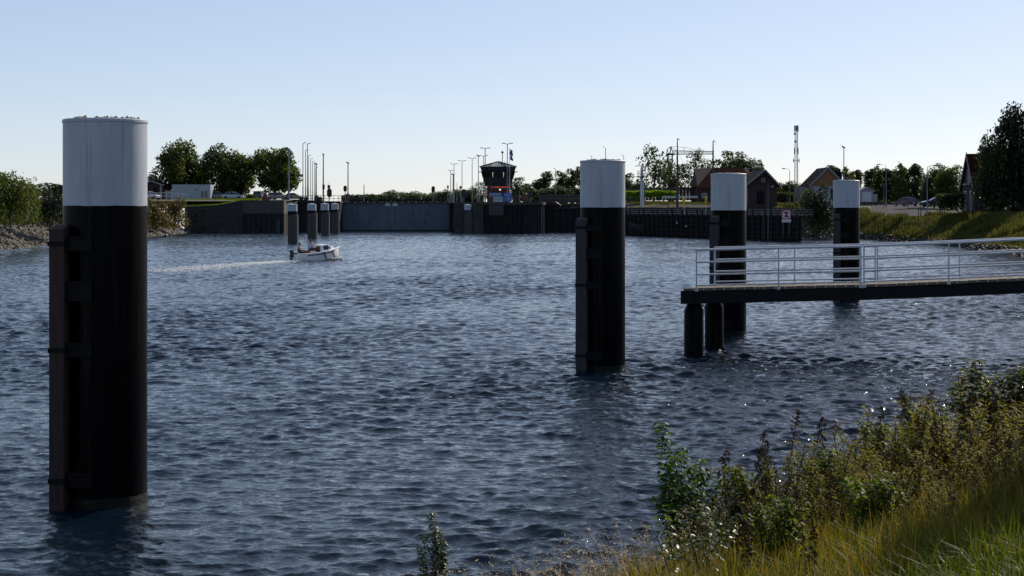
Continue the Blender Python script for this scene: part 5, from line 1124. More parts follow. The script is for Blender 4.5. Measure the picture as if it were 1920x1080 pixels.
m.build('ladder_rungs', m_galv, rc)
t = thing('white_bench', W(1259, 376, 268), 'long low white beam along the brown fence right of the green hedge', 'barrier'); L_ = S(49, 268); m = MB(); m.box((-L_ * 0.35, 0, .45), (L_, .35, .8)); m.build('beam', m_whitep, t)
for f in (-.3, .1, .5, .95): m = MB(); m.box((L_ * f - .1, .05, -.2), (L_ * f + .1, .3, .449)); m.build('foot', m_dkmetal, t)

# ------------------------------------------------------------------ stakes and a buoy in the water
for px, yt, yb, lab in ((417, 428, 446, 'leftmost thin stake in the water before the brick wing wall'), (442.5, 425, 445, 'second thin stake in the water before the brick wing wall'), (480, 430, 447, 'third thin stake in the water, right of two others'), (473.5, 436, 449, 'short thin stake in the water beside the third one'), (404, 440, 449, 'short thin stake left of the leftmost tall one')):
    Y = 12298 / (yb - 391); t = thing('water_stake', ((px - 960) / F * Y, Y, 0), lab, 'stake', 'thin stakes in the water'); m = MB(); m.tube([(0, 0, -1), (.03, 0, S(yb - yt, Y))], .05, 6, .03); m.build('stake', m_jet, t); m = MB(); m.tube([(.02, 0, S(yb - yt, Y) * .8), (.03, 0, S(yb - yt, Y) * .95)], .07, 6); m.build('top_band', m_greywood, t)
t = thing('buoy', W(311, 444, 232) * 1, 'tiny dark buoy floating right of the nearest mooring pile', 'buoy'); t.location.z = 0
m = MB(); m.lathe((0, 0, -.3), [(.1, 0), (.32, .25), (.32, .5), (.1, .7), (.06, .95)], 12); m.build('float', m_dkmetal, t, True)
t = thing('waterline_block', W(352.5, 437, 271), 'small pale concrete block at the water beside the brick wing wall', 'block'); t.location.z = 0
m = MB(); m.box((-.5, -.4, -.5), (.35, .4, .75)); m.box((-.62, -.5, .752), (.45, .5, .86)); m.build('block', m_concrete, t)

# ------------------------------------------------------------------ motor boat with two people
BY = 127.0
m_gel = M('white_gelcoat', (0.78, 0.78, 0.76), 0.3, 0.06, 3); m_navy2 = M('navy_canvas', (0.015, 0.02, 0.04), 0.8, 0.2); m_skin = M('tanned_skin', (0.20, 0.085, 0.05), 0.55, 0.1, 8); m_hair = M('dark_hair', (0.012, 0.010, 0.009), 0.7, 0.2)
m_shirt = M('white_shirt', (0.42, 0.44, 0.52), 0.8, 0.08, 6); m_shorts = M('dark_shorts', (0.02, 0.02, 0.03), 0.8, 0.1); m_wood = M('varnished_wood', (0.15, 0.05, 0.025), 0.4, 0.3, 5)
bt = thing('motor_boat', W(591, HOR, BY), 'small white motor boat with low cabin heading right, two people aboard', 'boat', None, R(37), (1, 1, 1.14)); bt.location.z = 0
L_ = [(-2.1, .80, -.12, .46), (-1.2, .90, -.2, .48), (-.2, .95, -.22, .54), (.8, .88, -.2, .66), (1.5, .62, -.12, .78), (2.0, .28, .0, .88), (2.25, .03, .25, .95)]
rs_ = [[Vector((x, y * w, z0 + (z1 - z0) * f)) for y, f in ((-1, 1), (-.98, .7), (-.86, .3), (-.3, 0), (.3, 0), (.86, .3), (.98, .7), (1, 1))] for x, w, z0, z1 in L_]
m = MB(); m.rings(rs_, True, True)
hull = m.build('hull', m_gel, bt, True)
m = MB(); m.add([(x, y * (w - .03), z1 + .012) for x, w, z0, z1 in L_[3:] for y in (-1, 1)] , [(2*i, 2*i+2, 2*i+3, 2*i+1) for i in range(3)]); m.build('foredeck', m_gel, bt)
m = MB(); m.add([(x, y * (w - .14), .30) for x, w, z0, z1 in L_[:4] for y in (-1, 1)], [(2*i, 2*i+2, 2*i+3, 2*i+1) for i in range(3)]); m.build('cockpit_floor', m_navy2, bt)
for s_ in (-1, 1):
    m = MB(); m.tube([(x, s_ * w, z1 + .02) for x, w, z0, z1 in L_], .035, 6); m.build('gunwale', m_gel, bt)
    m = MB(); m.add([(x, s_ * (w + .006), z1 - a) for x, w, z0, z1 in L_[1:5] for a in (.06, .14)], [(2*i, 2*i+2, 2*i+3, 2*i+1) for i in range(3)]); m.build('side_stripe', m_navy2, bt)
m = MB(); cb = [(.30, .70, .60, 1.10), (.95, .66, .66, 1.16), (1.25, .5, .74, 1.06), (1.75, .22, .85, .88)]
m.rings([[Vector((x, -w, z0)), Vector((x, -w * .8, z1)), Vector((x, w * .8, z1)), Vector((x, w, z0))] for x, w, z0, z1 in cb]); cab = m.build('cabin', m_gel, bt)
for s_ in (-1, 1):
    m = MB(); m.add([(.42, s_ * .70, .74), (.9, s_ * .665, .78), (.9, s_ * .58, 1.08), (.42, s_ * .61, 1.03)], [(0, 1, 2, 3)]); m.build('cabin_window', m_dglass, cab)
    m = MB(); m.add([(.98, s_ * .635, .80), (1.2, s_ * .52, .84), (1.18, s_ * .46, 1.0), (.98, s_ * .56, 1.08)], [(0, 1, 2, 3)]); m.build('cabin_window', m_dglass, cab)
m = MB(); m.box((.24, -.28, .32), (.295, .28, 1.02)); m.build('cabin_door', m_wood, bt)
m = MB(); m.tube([(.3, .62, 1.1), (.1, .7, 1.12), (-.3, .85, .95)], .02, 5); m.tube([(2.1, 0, .95), (2.1, 0, 1.2), (1.8, .3, 1.18), (1.6, .52, .82)], .015, 5); m.tube([(2.1, 0, 1.2), (1.8, -.3, 1.18), (1.6, -.52, .82)], .015, 5); m.build('pulpit_rail', m_galv, bt)
for x, w in ((.35, .98), (1.25, .80)): m = MB(); m.rings([[Vector((x + dx + .06 * math.cos(a), -w - .06 + .06 * math.sin(a), z)) for a in [k * math.pi / 4 for k in range(8)]] for dx, z in ((-.1, .64), (-.08, .6), (.1, .18), (.12, .12))]); m.build('fender', m_rubber, bt, True)
m = MB(); m.box((-2.32, -.14, .25), (-2.12, .14, .62)); m.rings([[Vector((-2.22 + x * f, y * f, z)) for x, y in ((-.12, -.15), (.12, -.15), (.12, .15), (-.12, .15))] for z, f in ((.62, 1), (.74, .85), (.79, .5))]); m.box((-2.34, -.06, -.5), (-2.22, .06, .25)); m.build('outboard_motor', m_dkmetal, bt)
m = MB(); m.box((-1.9, -.7, .302), (-1.5, .7, .56)); m.build('stern_bench', m_navy2, bt)
m = MB(); m.tube([(-2.05, -.75, .5), (-2.1, -.75, .86), (-2.1, .75, .86), (-2.05, .75, .5)], .018, 5); m.build('stern_rail', m_galv, bt)
cl = thing('cool_box', (0, 0, 0), 'pale blue cool box standing in the boat cockpit', 'box'); cl.parent = None
mw = Matrix.Translation(bt.location) @ Matrix.Rotation(R(37), 4, 'Z'); cl.location = mw @ Vector((-.55, -.5, .345)); cl.rotation_euler = (0, 0, R(37))
m = MB(); m.box((-.25, -.18, 0), (.25, .18, .36)); m.build('box_body', m_lblue, cl); m = MB(); m.box((-.26, -.19, .361), (.26, .19, .42)); m.build('lid', m_whitep, cl)
bx = thing('wooden_box', mw @ Vector((-1.12, -.58, .345)), 'red-brown wooden box beside the person at the stern of the boat', 'box', None, R(37)); m = MB(); m.box((-.2, -.2, 0), (.2, .2, .42)); m.build('box_body', m_wood, bx); m = MB(); m.box((-.21, -.21, .421), (.21, .21, .46)); m.build('lid', m_wood, bx)
def person(label, loc, rz, joints, clothes, hatmat):
    """one skinned body; joints: name -> (position, radius); clothes: list of (name, material, joint chain, extra radius)"""
    t = thing('person', loc, label, 'person', None, rz)
    def skin(name, mat, chains, par):
        vs, rd, ed, ix = [], [], [], {}
        for ch in chains:
            for a in ch:
                if a not in ix: ix[a] = len(vs); vs.append(joints[a][0]); rd.append(joints[a][1])
            for a, b in zip(ch[:-1], ch[1:]): ed.append((ix[a], ix[b]))
        me = bpy.data.meshes.new(name); me.from_pydata(vs, ed, []); o = link(name, me, mat, par); bpy.context.view_layer.objects.active = o
        bm = bmesh.new(); bm.from_mesh(me); ly = bm.verts.layers.skin.verify(); bm.verts.ensure_lookup_table()
        for i, r in enumerate(rd): bm.verts[i][ly].radius = (r, r); bm.verts[i][ly].use_root = (i == 0)
        bm.to_mesh(me); bm.free()
        md = o.modifiers.new('skin', 'SKIN'); md.use_smooth_shade = True
        sb = o.modifiers.new('sub', 'SUBSURF'); sb.levels = 2; sb.render_levels = 2
        bpy.context.view_layer.update(); ev = bpy.data.meshes.new_from_object(o.evaluated_get(bpy.context.evaluated_depsgraph_get())); o.modifiers.clear(); o.data = ev
        if not ev.materials: ev.materials.append(mat)
        return o
    chains = [['hip', 'belly', 'chest', 'neck', 'head', 'crown']]
    for s_ in 'LR':
        chains += [['chest', 'sh' + s_, 'el' + s_, 'wr' + s_, 'pa' + s_], ['hip', 'th' + s_, 'kn' + s_, 'an' + s_, 'to' + s_]]
        d = Vector(joints['pa' + s_][0]) - Vector(joints['wr' + s_][0]); d.normalize(); sd_ = d.cross(Vector((0, 0, 1))); sd_ = sd_.normalized() if sd_.length > .1 else Vector((0, 1, 0))
        for k, (off, ln) in enumerate(((-.032, .055), (-.011, .075), (.011, .08), (.032, .07), (.055, .045))):
            b0 = Vector(joints['pa' + s_][0]) + sd_ * off * (.9 if k < 4 else 1) - (d * .04 if k == 4 else d * 0); nm = 'f%s%d' % (s_, k)
            joints[nm + 'a'] = (b0 + d * ln * .5 + sd_ * (.02 if k == 4 else 0) - Vector((0, 0, .006)), .011); joints[nm + 'b'] = (b0 + d * ln - Vector((0, 0, .028)), .009)
            chains.append(['pa' + s_, nm + 'a', nm + 'b'])
    skin('body', m_skin, chains, t)
    hd = Vector(joints['head'][0]); fw = Vector((1, 0, 0))
    m = MB()
    m.lathe(hd + Vector((-.012, 0, .0)), [(.094, .02), (.104, .06), (.09, .11), (.05, .135), (.01, .142)], 12); m.build('hair', hatmat, t, True)
    m = MB(); m.rings([[hd + Vector((.10, y, z)) for y, z in ((-.018, -.02), (.018, -.02), (.008, .03), (-.008, .03))], [hd + Vector((.125, y, z)) for y, z in ((-.012, -.018), (.012, -.018), (.004, .0), (-.004, .0))]]); m.build('nose', m_skin, t)
    for s_ in (-1, 1):
        m = MB(); m.lathe(hd + Vector((.088, s_ * .034, .018)), [(.003, -.01), (.011, 0), (.003, .01)], 8); m.build('eye', m_hair, t)
        m = MB(); m.lathe(hd + Vector((-.005, s_ * .094, -.03)), [(.006, 0), (.018, .02), (.018, .04), (.006, .06)], 8); m.build('ear', m_skin, t)
    m = MB(); m.box(tuple(hd + Vector((.086, -.024, -.058))), tuple(hd + Vector((.098, .024, -.05)))); m.build('mouth', m_wood, t)
    keep = dict(joints)
    for nm, mat, chs, ex in clothes:
        for a in {q for ch in chs for q in ch}: joints[a] = (keep[a][0], keep[a][1] + ex)
        skin(nm, mat, chs, t); joints.update(keep)
    return t
def sit(arm_fwd=.35, lean=0.0, armdz=0):
    j = {'hip': ((0, 0, .10), .15), 'belly': ((-.02 + lean * .3, 0, .28), .145), 'chest': ((-.02 + lean * .7, 0, .48), .155), 'neck': ((.0 + lean, 0, .64), .058), 'head': ((.03 + lean, 0, .76), .095), 'crown': ((.02 + lean, 0, .83), .075)}
    for s_, y in (('L', 1), ('R', -1)):
        j['sh' + s_] = ((-.01 + lean * .8, y * .20, .54), .068); j['el' + s_] = ((.06 + lean, y * .27, .28 + armdz), .047); j['wr' + s_] = ((.06 + arm_fwd + lean, y * .22, .26 + armdz), .032); j['pa' + s_] = ((.14 + arm_fwd + lean, y * .21, .25 + armdz), .036)
        j['th' + s_] = ((.08, y * .10, .08), .10); j['kn' + s_] = ((.46, y * .14, .12), .065); j['an' + s_] = ((.44, y * .14, -.24), .045); j['to' + s_] = ((.60, y * .15, -.28), .04)
    return j
person('bare-chested tanned person with dark hair sitting at the stern of the boat', mw @ Vector((-1.70, -.25, .60)), R(20 - 15), sit(.30, .06), [('shorts', m_shorts, [['hip', 'thL', 'knL'], ['hip', 'thR', 'knR']], .014)], m_hair)
person('person in a white shirt and dark cap sitting high behind the boat cabin', mw @ Vector((-.38, .12, .87)), R(20 + 35), sit(.26, .03, .02), [('shirt', m_shirt, [['hip', 'belly', 'chest', 'shL', 'elL'], ['chest', 'shR', 'elR']], .016), ('trousers', m_shorts, [['hip', 'thL', 'knL', 'anL'], ['hip', 'thR', 'knR', 'anR']], .014)], m_navy2)
m = MB(); m.box((-.62, -.16, .302), (-.12, .42, .76)); m.build('helm_seat', m_wood, bt)
# foam thrown up by the boat
m_foam = M('water_foam', (0.40, 0.42, 0.43), 0.6, 0.1)
rs = np.random.RandomState(3); n = 2600
k1 = rs.rand(n); along = np.where(k1 < .12, rs.uniform(.9, 2.2, n), -2.2 - 22 * rs.rand(n) ** 1.25)
side = np.where(along > 0, -(1.06 - .2 * along) - rs.rand(n) * .25, rs.normal(0, 1, n) * (.35 - along * .022) - along * .06)
lx, ly = along, side; ca, sa = math.cos(R(37)), math.sin(R(37)); cp = bt.location
trail = along < -2.2; q_ = -(along + 2.2) / 22; wx = np.interp(q_, [0, .4, 1], [-1.6, -4.2, -8.2]); wy = np.interp(q_, [0, .4, 1], [-1.5, -9.5, -24.0]); sp = rs.normal(0, 1, n) * (.4 + 1.3 * q_)
X = cp.x + np.where(trail, wx + sp * .95, lx * ca - ly * sa); Y = cp.y + np.where(trail, wy + rs.normal(0, .5, n), lx * sa + ly * ca)
Z = wave_field(X, Y, np.full(n, .3))[0] + .03 + np.where(trail, 0, rs.rand(n) * .16); s = rs.uniform(.02, .075, n)
a = rs.uniform(0, 6.28, n); V = []
for q in range(4): V.append(np.stack([X + s * np.cos(a + q * 1.57) * 1.7, Y + s * np.sin(a + q * 1.57), Z], -1))
V.append(np.stack([X, Y, Z + s * .5], -1)); V = np.stack(V, 1).reshape(-1, 3); i = np.arange(n) * 5
FS = np.concatenate([np.stack([i + q, i + (q + 1) % 4, i + 4], -1) for q in range(4)])
tag(link('boat_wake', np_mesh('boat_wake', V, FS), m_foam), 'white foam and wake streak trailing left behind the motor boat', 'wake', None, 'stuff')

# ------------------------------------------------------------------ the near bank: grass, weeds, bushes
U0, UD, UN = np.array([-2.7, 12.9]), np.array([0.696, 0.718]), np.array([0.718, -0.696])
def near(u, d):
    x = U0[0] + UD[0] * u + UN[0] * d; y = U0[1] + UD[1] * u + UN[1] * d
    dd = d + 0 * u
    return x, y, h_right(x, y, dd)
def unear(x, y): q = np.array([x, y]) - U0; return float(q @ UD), float(q @ UN)
m_blade = leafmat('green_grass_blades', [(0.024, 0.038, 0.004), (0.048, 0.070, 0.007), (0.080, 0.098, 0.010), (0.12, 0.105, 0.016), (0.16, 0.12, 0.04)], 0.5, 0.5, 0.2)
m_gold = leafmat('yellow_grass_blades', [(0.060, 0.068, 0.008), (0.12, 0.105, 0.013), (0.17, 0.12, 0.024), (0.085, 0.10, 0.010)], 0.6, 0.5, 0.3)
m_straw = leafmat('dry_grass_stalks', [(0.18, 0.145, 0.085), (0.32, 0.27, 0.17), (0.42, 0.36, 0.25)], 0.4, 0.6, 0.2)
def blades(n, x, y, z, ln, wd, lean, ang, droop, rs, tone):
    """n bent blades; lean = how far the tip goes sideways as a share of the length"""
    lv = np.array([0, .33, .68, 1.0]); wf = np.array([.75, 1.0, .72, .06])
    ca, sa = np.cos(ang), np.sin(ang)
    s = lv[None] * ln[:, None]
    hor = lean[:, None] * ln[:, None] * lv[None] ** 1.7
    ver = s * np.sqrt(np.maximum(.05, 1 - (lean[:, None] * .8) ** 2)) - droop[:, None] * ln[:, None] * lv[None] ** 3
    cx = x[:, None] + ca[:, None] * hor; cy = y[:, None] + sa[:, None] * hor; cz = z[:, None] + ver
    tw = ang + rs.uniform(.8, 2.3, n); hx = np.cos(tw)[:, None] * wd[:, None] * wf[None] * .5; hy = np.sin(tw)[:, None] * wd[:, None] * wf[None] * .5
    A = np.stack([cx - hx, cy - hy, cz], -1); B = np.stack([cx + hx, cy + hy, cz], -1)
    V = np.stack([A, B], 2).reshape(n, 8, 3).reshape(-1, 3); i = np.arange(n) * 8
    FS = np.concatenate([np.stack([i + 2*k, i + 2*k + 1, i + 2*k + 3, i + 2*k + 2], -1) for k in range(3)])
    return V, FS, np.repeat(tone, 8)
rs = np.random.RandomState(41)
n = 165000; u = rs.uniform(-4.5, 17, n); d = .9 + 12.3 * rs.rand(n)
clx, cly, clz = near(u, d)
keep = (clx < .36 * cly + .8) & (clx > -.05 * cly - .8) & (cly > 5.0); u, d, clx, cly, clz = [q[keep] for q in (u, d, clx, cly, clz)]; n = len(u)
cl = np.sin(u * 2.3 + np.sin(d * 1.7)) * np.sin(d * 2.1 + u * .6); patch = np.clip(.5 + .5 * np.sin(u * .9 + 1.2) * np.sin(d * .8 + .5 * u) + .3 * cl, 0, 1)
short = np.clip((clx - .24 * cly - .3) / .5, 0, 1) * np.clip((9.5 - cly) / 1.5, 0, 1)
ln = (.22 + .30 * patch + rs.rand(n) * .2) * (1 - .75 * short) * np.clip(.45 + d * .16, 0, 1); ang = rs.uniform(0, 6.28, n)
V, FS, T = blades(n, clx, cly, clz - .03, ln, .006 + .008 * rs.rand(n), rs.uniform(.1, .9, n) ** 1.2, ang, rs.uniform(.0, .6, n), rs, np.clip(rs.rand(n) * .62 + .22 * (patch - .5), 0, 1) ** 1.1)
stuff('grass', V, FS, T, m_blade, 'long dark green grass covering the near bank at the lower right', 'grass')
n = 31000; u = rs.uniform(.5, 16, n); d = rs.uniform(.1, 5.0, n); x, y, z = near(u, d)
V, FS, T = blades(n, x, y, z - .03, .35 + .55 * rs.rand(n) * np.clip(.5 + u * .06, 0, 1.2), .004 + .006 * rs.rand(n), rs.uniform(.1, .6, n), rs.uniform(0, 6.28, n), rs.uniform(0, .3, n), rs, rs.rand(n))
stuff('grass', V, FS, T, m_gold, 'yellowish tall grass along the water edge of the near bank', 'grass')
n = 1500; u = np.concatenate([rs.uniform(-2.2, 9.5, 1100), rs.uniform(8, 15, 400)]); d = rs.uniform(-.15, 1.5, n); x, y, z = near(u, d); ln = rs.uniform(.45, 1.05, n) * np.where(u < 2, .85, 1); lean = rs.uniform(.1, .75, n); ang = math.pi + rs.normal(0, .7, n)
V, FS, T = blades(n, x, y, z - .02, ln, np.full(n, .0045), lean, ang, rs.uniform(0, .2, n), rs, rs.rand(n))
# seed heads: small slips round the outer third of each stalk
k = 12; t_ = np.tile(np.linspace(.70, 1.0, k), n); I = np.repeat(np.arange(n), k)
hor = lean[I] * ln[I] * t_ ** 1.7; ver = t_ * ln[I] * np.sqrt(np.maximum(.05, 1 - (lean[I] * .8) ** 2)) - .1 * ln[I] * t_ ** 3
P = np.stack([x[I] + np.cos(ang[I]) * hor, y[I] + np.sin(ang[I]) * hor, z[I] - .02 + ver], -1) + rs.normal(0, .012, (n * k, 3)); q = rs.normal(0, .009, (n * k, 3)); q[:, 0] -= .007
c = rs.normal(0, .004, (n * k, 3)); V2 = np.stack([P - q, P - c, P + q, P + c], 1).reshape(-1, 3); F2 = (np.arange(n * k) * 4)[:, None] + np.arange(4)[None] + len(V)
stuff('dry_grass', np.concatenate([V, V2]), np.concatenate([FS, F2]), np.concatenate([T, np.repeat(rs.rand(n * k), 4)]), m_straw, 'pale dry grass stalks with feathery seed heads leaning left over the water', 'grass')

class Leafy:
    """collects leaves (five corners, folded on the midrib) into one mesh"""
    def __init__(s): s.v = []; s.f = []; s.t = []
    def leaf(s, p, d, up, L, w, tone, bend=.15, lobed=False):
        p = Vector(p); d = Vector(d).normalized(); sd = d.cross(Vector(up)); sd = sd.normalized() if sd.length > 1e-4 else Vector((1, 0, 0)); n_ = sd.cross(d)
        if not lobed:
            pts = [p, p + d*L*.28 + sd*w*.46 + n_*w*.10, p + d*L*.62 + sd*w*.38 + n_*w*.06 - n_*L*bend*.3, p + d*L - n_*L*bend, p + d*L*.62 - sd*w*.38 + n_*w*.06 - n_*L*bend*.3, p + d*L*.28 - sd*w*.46 + n_*w*.10, p + d*L*.45 - n_*L*bend*.15]
        else:
            pts = [p, p + d*L*.05 + sd*w*.5, p + d*L*.35 + sd*w*.25, p + d*L*.62 + sd*w*.48 - n_*L*.1, p + d*L*.66 + sd*w*.16, p + d*L - n_*L*bend, p + d*L*.66 - sd*w*.16, p + d*L*.62 - sd*w*.48 - n_*L*.1, p + d*L*.35 - sd*w*.25, p + d*L*.05 - sd*w*.5, p + d*L*.4 + n_*w*.05]
        b = len(s.v); s.v += [tuple(q) for q in pts]; m_ = len(pts) - 1; s.f += [(b + i, b + (i + 1) % m_, b + m_) for i in range(m_)]; s.t += [tone] * len(pts)
    def mesh(s, name): return np_mesh(name, np.array(s.v), np.array(s.f), False, s.t)
m_stem = M('plant_stem', (0.04, 0.045, 0.015), 0.7, 0.4, 10); m_stem2 = M('brown_stem', (0.045, 0.028, 0.015), 0.8, 0.4, 10)
m_nettle = leafmat('weed_leaves', [(0.035, 0.06, 0.007), (0.08, 0.115, 0.010), (0.14, 0.15, 0.014), (0.09, 0.06, 0.014)], 0.62, 0.5, 0.3)
m_seed = leafmat('brown_seed_clusters', [(0.018, 0.012, 0.008), (0.04, 0.025, 0.013), (0.06, 0.036, 0.018)], 0.15, 0.8, 0.1)
m_paleseed = leafmat('pale_seed_heads', [(0.09, 0.07, 0.025), (0.16, 0.12, 0.045)], 0.4, 0.8, 0.1)
m_goldleaf = leafmat('yellow_brown_leaves', [(0.10, 0.135, 0.010), (0.18, 0.19, 0.014), (0.24, 0.18, 0.02), (0.12, 0.17, 0.012)], 0.65, 0.5, 0.2)
m_bramble = leafmat('bramble_leaves', [(0.018, 0.046, 0.006), (0.042, 0.09, 0.009), (0.08, 0.14, 0.014)], 0.55, 0.5, 0.2)
m_maple = leafmat('bright_lobed_leaves', [(0.035, 0.060, 0.010), (0.075, 0.105, 0.014), (0.11, 0.13, 0.018)], 0.58, 0.5, 0.2)
def weed_proto(seed, kind):
    rg = random.Random(seed); lf = Leafy(); sdm = Leafy(); st = MB()
    for sub in range(2 if kind == 'spike' else 3):
        weed_stem(rg, lf, sdm, st, kind, Vector((0, 0, 0)) if sub == 0 else Vector((rg.uniform(-.13, .13), rg.uniform(-.13, .13), 0)), 1.0 if sub == 0 else rg.uniform(.6, .9))
    return st, lf, sdm
def weed_stem(rg, lf, sdm, st, kind, o_, hs):
    lx, ly = rg.uniform(-.14, .14), rg.uniform(-.12, .12)
    ax = lambda t: o_ + Vector((lx * t * t, ly * t * t, t * hs))
    st.tube([ax(k / 6) for k in range(7)], .008, 5, .003)
    if kind == 'spike':
        for k in range(1, 16):
            t = .12 + .055 * k; a0 = (k % 2) * 1.57 + rg.uniform(-.3, .3)
            for q in (0, math.pi):
                a = a0 + q; L = .125 * (1.1 - .75 * t) * rg.uniform(.7, 1.2)
                if rg.random() < .85: lf.leaf(ax(t), (math.cos(a), math.sin(a), rg.uniform(-.5, .25)), (0, 0, 1), L, L * .5, rg.random() * .75, .3)
                if t > .45:
                    for j in range(7): sdm.leaf(ax(t + rg.uniform(-.02, .02)) + Vector((math.cos(a), math.sin(a), 0)) * rg.uniform(.0, .035), (math.cos(a + rg.uniform(-1, 1)), math.sin(a + rg.uniform(-1, 1)), -1.0), (1, 0, 0), rg.uniform(.02, .045), .014, rg.random())
        for j in range(26): sdm.leaf(ax(.9 + .12 * rg.random()) + Vector((rg.uniform(-.015, .015), rg.uniform(-.015, .015), 0)), (rg.uniform(-1, 1), rg.uniform(-1, 1), rg.uniform(-.6, .8)), (1, .2, 0), rg.uniform(.02, .04), .014, rg.random())
    else:
        for k in range(18):
            t = .12 + .86 * k / 18; a = k * 2.4 + rg.uniform(-.3, .3); L = .22 * (1.15 - t) + .05; b = ax(t); e = b + Vector((math.cos(a) * L * .6, math.sin(a) * L * .6, L * .8)); st.tube([b, e], .0035, 4, .0015)
            for j in range(9): f = .15 + .85 * j / 8; aa = rg.uniform(0, 6.28); lf.leaf(b.lerp(e, f), (math.cos(aa), math.sin(aa), rg.uniform(-.2, .8)), (0, 0, 1), rg.uniform(.035, .07), .016, rg.random(), .2)
            for j in range(2): sdm.leaf(e + Vector((rg.uniform(-.02, .02), rg.uniform(-.02, .02), rg.uniform(-.02, .03))), (rg.uniform(-1, 1), rg.uniform(-1, 1), rg.uniform(-.5, 1)), (1, .1, 0), .025, .012, rg.random())
PRW = []
for kind, lm_, ns_ in (('spike', m_nettle, 4), ('fine', m_goldleaf, 4)):
    for q in range(ns_):
        st, lf, sdm = weed_proto(100 + q + (50 if kind == 'fine' else 0), kind)
        t = thing('weed', (0, 0, 0), 'x', 'weed'); st.build('stem', m_stem2, t); link('leaves', lf.mesh('leaves'), lm_, t); link('seed_heads', sdm.mesh('seed_heads'), m_seed if kind == 'spike' else m_paleseed, t)['kind'] = 'stuff'; PRW.append((kind, t))
spikes = [t for k_, t in PRW if k_ == 'spike']; fines = [t for k_, t in PRW if k_ == 'fine']
rgw = random.Random(77); used = set()
LABW = {'spike': ('dark seed-topped weed stalk standing among the growth on the near bank', 'dark seed-topped weeds on the near bank'), 'fine': ('yellow-brown fine-leaved weed standing among the growth on the near bank', 'yellow-brown weeds on the near bank')}
def put_weed(kind, x, y, z, h, label=None):
    pr = rgw.choice(spikes if kind == 'spike' else fines); lab, grp = LABW[kind]; s_ = (h * rgw.uniform(.8, 1.15), h * rgw.uniform(.8, 1.15), h)
    if pr.name not in used: used.add(pr.name); pr.location = (x, y, z); pr.scale = s_; pr.rotation_euler = (0, 0, rgw.uniform(0, 6.28)); pr['label'] = label or lab; pr['group'] = grp; return
    dup(pr, (x, y, z), rgw.uniform(0, 6.28), label or lab, grp, s_)
def hpx(x, y): px = 960 + F * x / y; return float(np.interp(px, [1150, 1300, 1400, 1650, 1920, 2200], [.7, 1.1, 1.4, 1.8, 2.05, 2.1]))
for kind, cnt, d0, d1 in (('spike', 105, .3, 3.6), ('fine', 185, .2, 3.8)):
    for q in range(cnt):
        u_ = rgw.uniform(5.6, 14.5); d_ = rgw.uniform(d0, d1); x, y, z = near(u_, d_); put_weed(kind, float(x), float(y), float(z) - .03, hpx(x, y) * rgw.uniform(.58, 1.0) * (1.02 if kind == 'fine' else 1) * (1 - .2 * max(0, d_ - .7)))
for px, yt, Y, lab in ((1468, 757, 18.6, 'tallest dark weed spike standing clear of the others right of the leafy bramble'), (1350, 842, 18.2, 'dark weed spike just right of the leafy bramble'), (1548, 778, 19.4, 'dark leaning weed spike between the tallest one and the golden weeds'), (1446, 806, 18.4, 'slim weed spike just left of the tallest one'), (1512, 905, 12.8, 'near dark weed stalk low in front of the green grass'), (1408, 910, 13.0, 'near dark weed stalk below the leafy bramble')):
    X = (px - 960) / F * Y; u_, d_ = unear(X, Y); x, y, z = near(np.float64(u_), np.float64(d_)); zt_ = EYE - (yt - HOR) / F * Y; put_weed('spike', float(x), float(y), float(z) - .02, (zt_ - float(z)) / 1.02, lab)

def cane_bush(name, px, Y, label, cat, canes, leafmat_, Lf, seed, lobed=False, droop=.5, spread=.35, tri=True):
    """bush of arching canes; canes = list of (px of tip, py of tip, dY)"""
    X = (px - 960) / F * Y; u_, d_ = unear(X, Y); z = float(near(np.float64(u_), np.float64(d_))[2]); t = thing(name, (X, Y, z), label, cat); rg = random.Random(seed); lf = Leafy(); st = MB()
    for (cx, cy, dY) in canes:
        e = W(cx, cy, Y + dY) - t.location; b = Vector((rg.uniform(-.2, .2), rg.uniform(-.2, .2), -.05)); mid = b.lerp(e, .55) + Vector((0, 0, e.z * .12)); pts = [b, b.lerp(mid, .5) + Vector((0, 0, e.z * .05)), mid, mid.lerp(e, .55) + Vector((0, 0, .02)), e]; st.tube(pts, .009, 5, .003)
        nl = max(9, int(e.length / (Lf * .26)))
        for k in range(nl):
            f = .12 + .88 * k / (nl - 1); i = min(3, int(f * 4)); p = pts[i].lerp(pts[i + 1], f * 4 - i); a = k * 2.4 + rg.uniform(-.4, .4)
            for q in range(3 if tri else 1):
                aa = a + (q - 1) * .9; dv = Vector((math.cos(aa), math.sin(aa), rg.uniform(-droop, .35))); sz = Lf * rg.uniform(.65, 1.15) * (1 - .35 * f); pp = p + Vector((math.cos(a), math.sin(a), .1)) * Lf * rg.uniform(.1, .55)
                lf.leaf(pp, dv, (rg.uniform(-.4, .4), rg.uniform(-.4, .4), 1), sz, sz * (.95 if lobed else .62), rg.random(), .25, lobed)
    st.build('canes', m_stem2, t); link('leaves', lf.mesh('leaves'), leafmat_, t); return t
rg = random.Random(5)
cane_bush('bramble_bush', 1285, 18.3, 'leafy dark green bramble with one tall shoot, left end of the near bank growth', 'bush',
          [(1240, 792, 0), (1262, 846, -.2), (1282, 838, .1), (1300, 872, .1), (1246, 872, 0), (1330, 880, .2), (1316, 862, -.1), (1350, 900, -.2), (1250, 905, -.3), (1268, 915, -.4), (1290, 905, -.5), (1310, 925, -.5), (1340, 930, -.3), (1232, 930, -.1), (1255, 948, -.6), (1285, 950, -.7), (1325, 960, -.7), (1372, 905, .1)], m_bramble, .125, 3)
